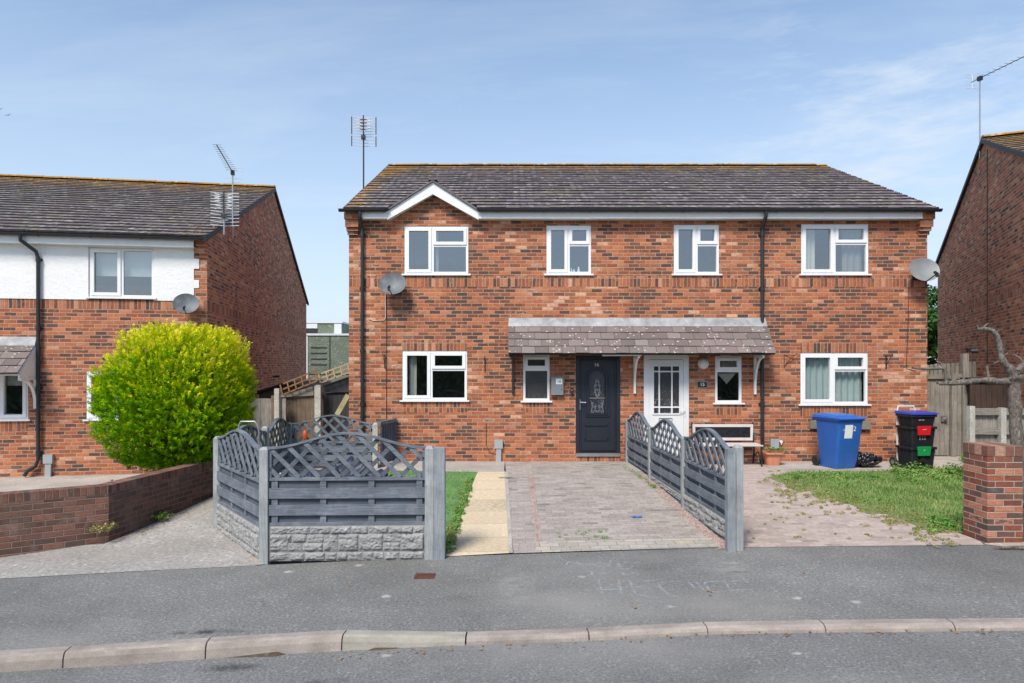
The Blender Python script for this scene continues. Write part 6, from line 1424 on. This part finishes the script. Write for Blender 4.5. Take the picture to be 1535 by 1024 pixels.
for pts, rs in (([(1473, 493), (1477, 488), (1482, 485)], [.024, .018, .012]), ([(1492, 500), (1496, 496), (1503, 493)], [.014, .01, .005]), ([(1504, 543), (1497, 542), (1490, 545)], [.02, .014, .008]), ([(1522, 560), (1532, 548), (1545, 535), (1560, 528)], [.06, .045, .036, .03]), ([(1533, 547), (1530, 538), (1519, 532)], [.028, .022, .016]), ([(1526, 565), (1545, 562), (1560, 556)], [.045, .03, .02]), ([(1500, 525), (1507, 523)], [.012, .004])): limb(pts, rs, 'g').build('twig' if rs[0] < .03 else 'limb', M['bark'], tree, smooth='all')
# tree beyond the right-hand gap
def leafy_tree(loc, hgt, rx, label, seed, nl=16000, lo=.1, size=.13, group=None):
    r = np.random.default_rng(seed); t = root('leafy_tree', loc, 0, label, 'tree', group); m = MB(); m.tube([(0, 0, 0), (.1, 0, hgt * .3), (0, .1, hgt * .7)], [.22, .17, .07], 8, bump=.1)
    cl = []
    for i in range(34):
        a = r.uniform(0, 6.28); q = r.uniform(.2, 1); z = r.uniform(lo, .95); w_ = math.sin(min(1, (z - lo + .12) / .6) * math.pi / 2) * (1 if z < .6 else math.cos((z - .6) / .4 * 1.2)); cl.append((rx * q * w_ * math.cos(a), rx * q * w_ * math.sin(a), z * hgt, r.uniform(.22, .42) * rx))
        if i < 12: m.tube([(0, 0, hgt * .25 + .4 * hgt * i / 12), (cl[-1][0] * .5, cl[-1][1] * .5, (cl[-1][2] + hgt * .3) / 2), cl[-1][:3]], [.07, .045, .015], 5)
    m.build('trunk', M['bark'], t); P_, Q, rn = [], [], []
    for c in cl:
        k = nl // 34; d = r.normal(0, 1, (k, 3)); d /= np.linalg.norm(d, axis=1, keepdims=True); q = d * (c[3] * r.uniform(.35, 1.05, k) ** .5)[:, None]; P_.append(np.array(c[:3]) + q * [1, 1, .75]); Q.append(d + [0, 0, .6]); rn.append(r.normal(.45 + r.normal(0, .15), .2, k))
    leaves('crown', np.concatenate(P_), np.concatenate(Q), np.full(nl // 34 * 34, size), np.concatenate(rn), M['tree_leaves'], .6, t, .5, seed=seed); return t
leafy_tree((19.6, 30, -.1), 6.0, 2.2, 'green leafy tree showing in the gap beside the pale dish and the dark gable', 3, size=.11)
# grass and weeds
def inside(poly, x, y):
    c = False; n = len(poly); j = n - 1
    for i in range(n):
        if (poly[i][1] > y) != (poly[j][1] > y) and x < (poly[j][0] - poly[i][0]) * (y - poly[i][1]) / (poly[j][1] - poly[i][1]) + poly[i][0]: c = not c
        j = i
    return c
def blades(name, poly, n, hgt, mat, seed, dens=None, label=None, wid=.004, z=.008):
    r = random.Random(seed); xs_ = [p[0] for p in poly]; ys_ = [p[1] for p in poly]; m = MB(); k = 0; tries = 0
    while k < n and tries < n * 12:
        tries += 1; x, y = r.uniform(min(xs_), max(xs_)), r.uniform(min(ys_), max(ys_))
        if not inside(poly, x, y): continue
        pn = mnoise.noise(Vector((x * 1.5, y * 1.5, seed))) * .5 + mnoise.noise(Vector((x * 5, y * 5, seed))) * .5
        if dens and r.random() > dens(x, y, pn): continue
        hh = hgt * r.uniform(.4, 1.2) * (1 + .5 * pn); a = r.uniform(0, 6.28); ln = r.uniform(.2, .9) * hh; w_ = wid * r.uniform(.7, 1.5); z0_ = h(x, y) + z - .006; px, py = -math.sin(a) * w_, math.cos(a) * w_; dx, dy = math.cos(a) * ln, math.sin(a) * ln; at = min(1, max(.01, .40 - .55 * pn + r.gauss(0, .2)))
        m.face([(x - px, y - py, z0_), (x + px, y + py, z0_), (x + dx * .4 + px * .8, y + dy * .4 + py * .8, z0_ + hh * .65), (x + dx * .4 - px * .8, y + dy * .4 - py * .8, z0_ + hh * .65)], at=at); m.face([(x + dx * .4 - px * .8, y + dy * .4 - py * .8, z0_ + hh * .65), (x + dx * .4 + px * .8, y + dy * .4 + py * .8, z0_ + hh * .65), (x + dx, y + dy, z0_ + hh)], at=at); k += 1
    return tag(m.build(name, mat, recalc=False), label, None, None, 'stuff')
_e = P((1150, 716), (1225, 744), (1310, 768), (1400, 797), (1452, 801)); EDGES = list(zip(_e[:-1], _e[1:]))
def edge_d(poly, x, y):
    return min(abs((b[0] - a[0]) * (a[1] - y) - (a[0] - x) * (b[1] - a[1])) / (math.hypot(b[0] - a[0], b[1] - a[1]) + 1e-6) for a, b in EDGES)
blades('grass', GR, 17000, .055, M['grass_blades'], 3, lambda x, y, p: min(1, .15 + edge_d(GR, x, y) * 1.6 + p * .6))
def weeds(name, spots, mat, seed, label=None, size=.03, per=40, lift=.06):
    r = np.random.default_rng(seed); P_, Q, rn = [], [], []
    for (x, y, rad_, hg) in spots:
        k = int(per * (rad_ / .08)); a = r.uniform(0, 6.28, k); q = rad_ * np.sqrt(r.uniform(0, 1, k)); z_ = hg * r.uniform(.1, 1, k) * (1 - (q / rad_) ** 2 * .6); b = r.normal(.45, .18); X_, Y_ = x + q * np.cos(a), y + q * np.sin(a)
        P_.append(np.stack([X_, Y_, [h(float(e), float(f)) + .01 for e, f in zip(X_, Y_)] + z_], 1)); Q.append(np.stack([np.cos(a) * .5, np.sin(a) * .5 - .2, np.ones(k)], 1)); rn.append(np.clip(r.normal(b, .17, k), .01, 1))
    P_ = np.concatenate(P_); return tag(leaves(name, P_, np.concatenate(Q), np.full(len(P_), size), np.concatenate(rn), mat, .7, None, .5, seed=seed), label, None, None, 'stuff')
rr = random.Random(6)
spots = []
for i in range(46): t = rr.random(); q = gp(1340 + 112 * rr.random(), 707 + abs(rr.gauss(0, 7))); spots.append((q[0], q[1], rr.uniform(.06, .16), rr.uniform(.06, .22)))
for i in range(22): q = gp(1390 + 62 * rr.random() ** .6, 798 - 18 * rr.random()); spots.append((q[0], q[1], rr.uniform(.05, .1), rr.uniform(.04, .1)))
for i in range(26): q = gp(1175 + 160 * rr.random(), 712 + 8 * rr.random()); spots.append((q[0], q[1], rr.uniform(.04, .09), rr.uniform(.03, .08)))
for i in range(14): q = gp(1445 + 10 * rr.random(), 688 + 8 * rr.random()); spots.append((q[0], q[1], rr.uniform(.06, .12), rr.uniform(.1, .25)))
weeds('weeds', spots, M['weed_leaves'], 4, size=.024)
spots = []
for i in range(190):
    t = rr.random(); e = .6 if rr.random() < .5 else rr.random(); x0_, y0_ = 1160 + 290 * t, 720 + 85 * t ** 1.3; q = gp(x0_ - 25 * rr.random(), y0_ + rr.gauss(6, 10)); spots.append((q[0], q[1], rr.uniform(.02, .08), .025))
for i in range(60): q = gp(1125 + 260 * rr.random(), 735 + 75 * rr.random()); spots.append((q[0], q[1], rr.uniform(.015, .035), .012))
weeds('moss_tufts', spots, M['dry_weeds'], 8, size=.013, per=50)
spots = []
for i in range(60):    # strip between turf and path
    t = rr.random() ** .8; q = gp(712 - 38 * t + rr.gauss(-4, 3), 712 + 120 * t); spots.append((q[0], q[1], rr.uniform(.03, .08), rr.uniform(.03, .1)))
weeds('weeds', spots, M['weed_leaves'], 14, size=.02); 
spots = []
for i in range(36): t = rr.random(); q = gp(706 - 36 * t + rr.gauss(-3, 3), 720 + 113 * t); spots.append((q[0], q[1], rr.uniform(.03, .06), rr.uniform(.03, .12)))
weeds('dry_weeds', spots, M['dry_weeds'], 15, size=.016)
spots = []
for i in range(30): t = rr.random(); q = gp(942 + 46 * t + rr.gauss(0, 1.5), 700 + 33 * t); spots.append((q[0] - .06, q[1], rr.uniform(.03, .06), rr.uniform(.03, .07)))
for i in range(26): t = rr.random(); q = gp(835 + 80 * rr.random(), 795 + 16 * rr.random()); spots.append((q[0], q[1], rr.uniform(.015, .04), .02))
q = gp(1124, 800); spots += [(q[0], q[1], .05, .08)]
weeds('weeds', spots, M['weed_leaves'], 16, size=.011, per=28)
leafmat('turf_fibre', [(0, (.08, .20, .05)), (.6, (.14, .30, .075)), (1, (.24, .38, .13))])
blades('grass', [(-2.7, 8.1), (-.93, 8.0), (-.62, 12.7), (-4.0, 12.7), (-4.0, 9.8)], 14000, .022, M['turf_fibre'], 31, wid=.0035, z=.008)
# gravel strip along the driveway fence
r = random.Random(9); m = MB()
for i in range(1500):
    t = r.random(); y = d3[1] + (12.2 - d3[1]) * t; x = 2.396 + .05 * (13.9 - y) - .06 - abs(r.gauss(0, .07)) * (1 - t * .5); s = r.uniform(.008, .02); z = h(x, y) + .006; a = r.uniform(0, 6.28); pts = [(x + s * math.cos(a + k * 2.1) * r.uniform(.7, 1.3), y + s * math.sin(a + k * 2.1) * r.uniform(.7, 1.3), z) for k in range(3)]; top = (x, y, z + s * .9)
    for k in range(3): m.face([pts[k], pts[(k + 1) % 3], top], at=.5)
plain('gravel_red', (.36, .26, .23), .9, var=.4, vs=30); tag(m.build('gravel', M['gravel_red'], recalc=False), None, None, None, 'stuff')
# fallen leaves and twigs along kerb and wall
m = MB()
def litter(px0, px1, pyf, n, fn=h, s0=.012):
    for i in range(n):
        px = r.uniform(px0, px1); q = ray_plane(px, pyf(px) + r.gauss(0, 3), fn); s = r.uniform(.5, 1.6) * s0; a = r.uniform(0, 6.28); z = fn(*q) + .012; m.face([(q[0] + s * math.cos(a + k) * e, q[1] + s * math.sin(a + k) * e, z + r.uniform(0, .01)) for k, e in ((0, 1), (1.3, .6), (3.1, 1), (4.5, .6))], at=r.random())
litter(480, 1535, lambda x: np.interp(x, [480, 700, 900, 1060, 1535], [984, 970, 961, 950, 946]) + 3, 170, road_z, .012); litter(170, 320, lambda x: 815 - (x - 163) * .44 + 4, 70, h, .016); litter(410, 640, lambda x: 846 - (x - 400) * .045, 40, h, .01)
for px, py in ((1060, 888), (945, 910), (390, 902), (520, 880), (1200, 860)): litter(px, px + 8, lambda x: py, 4, h, .014)
tag(m.build('leaf_litter', M['dead_leaf'], recalc=False), None, None, None, 'stuff')
q = gp(1515, 824); m = MB()
for i in range(6): a = r.uniform(-.3, .3); m.tube([(q[0] - .15 + r.uniform(-.05, .05), q[1] + r.uniform(-.03, .03), h(*q) + .02), (q[0], q[1] + a * .1, h(*q) + .035), (q[0] + .3, q[1] + a * .4, h(*q) + .02 + r.uniform(0, .03))], .006, 5)
tag(m.build('fallen_twig', M['bark']), 'dry twigs lying at the foot of the brick pillar', 'twig')
# plants growing on the low wall
for (x, y, lab, sd_) in ((-5.37, 8.74, 'small yellowish weed growing out of the bend of the low brown wall', 21), (-5.16, 9.75, 'small green weed at the foot of the low wall below the bush', 22)):
    wisps('weed_plant', (x, y, h(x, y) + (.16 if sd_ == 21 else .02)), 26, .16, .2, M['weed_leaves'] if sd_ == 22 else M['dry_weeds'], lab, 'weed', .8, sd_, .003, 9)
wisps('weed_plant', (-5.75, 9.7, .1), 8, .3, .3, M['tree_leaves'], 'broad dark green weed standing under the left side of the golden bush', 'weed', .6, 25, .006, 12)
# birds
def bird(loc, s, rz, label):
    m = MB(); m.tube([(0, -.25 * s, 0), (0, -.1 * s, 0), (0, .1 * s, 0), (0, .3 * s, .0)], [.02 * s, .07 * s, .06 * s, .01 * s], 6)
    for e in (-1, 1): m.face([(0, -.1 * s, .02 * s), (e * .3 * s, -.08 * s, .14 * s), (e * .3 * s, .06 * s, .13 * s), (0, .1 * s, .02 * s)]); m.face([(e * .3 * s, -.08 * s, .14 * s), (e * .75 * s, .06 * s, .10 * s), (e * .3 * s, .06 * s, .13 * s)])
    return tag(m.build('bird', M['bird_dark'], loc=loc, rot=(0, R(-22), rz)), label, 'bird')
bird(wl(12, 173, 45), .36, R(20), 'small dark bird flying in the sky above the left roof, whole in view'); bird(wl(0, 164, 45), .36, R(30), 'small dark bird cut by the left edge of the photo')
# unseen hedge, added so the lower windows mirror something dark
hd = root('added_hedge', (0, -11, -.35), 0, 'added unseen hedge behind the viewer that darkens the lower window reflections', 'hedge')
r = np.random.default_rng(12); n = 9000; P_ = np.stack([r.uniform(-24, 24, n), r.normal(0, .25, n), r.uniform(0, 4.4, n) + r.normal(0, .2, n)], 1); P_[:, 1] += .9
leaves('foliage', P_, np.tile([0, 1, .3], (n, 1)), np.full(n, .16), r.uniform(0, 1, n), M['added_hedge_leaves'], .7, hd, .5); m = MB(); m.box(-24, 24, -.8, .8, -.1, 4.2); m.build('inner_foliage', M['added_hedge_leaves'], hd)
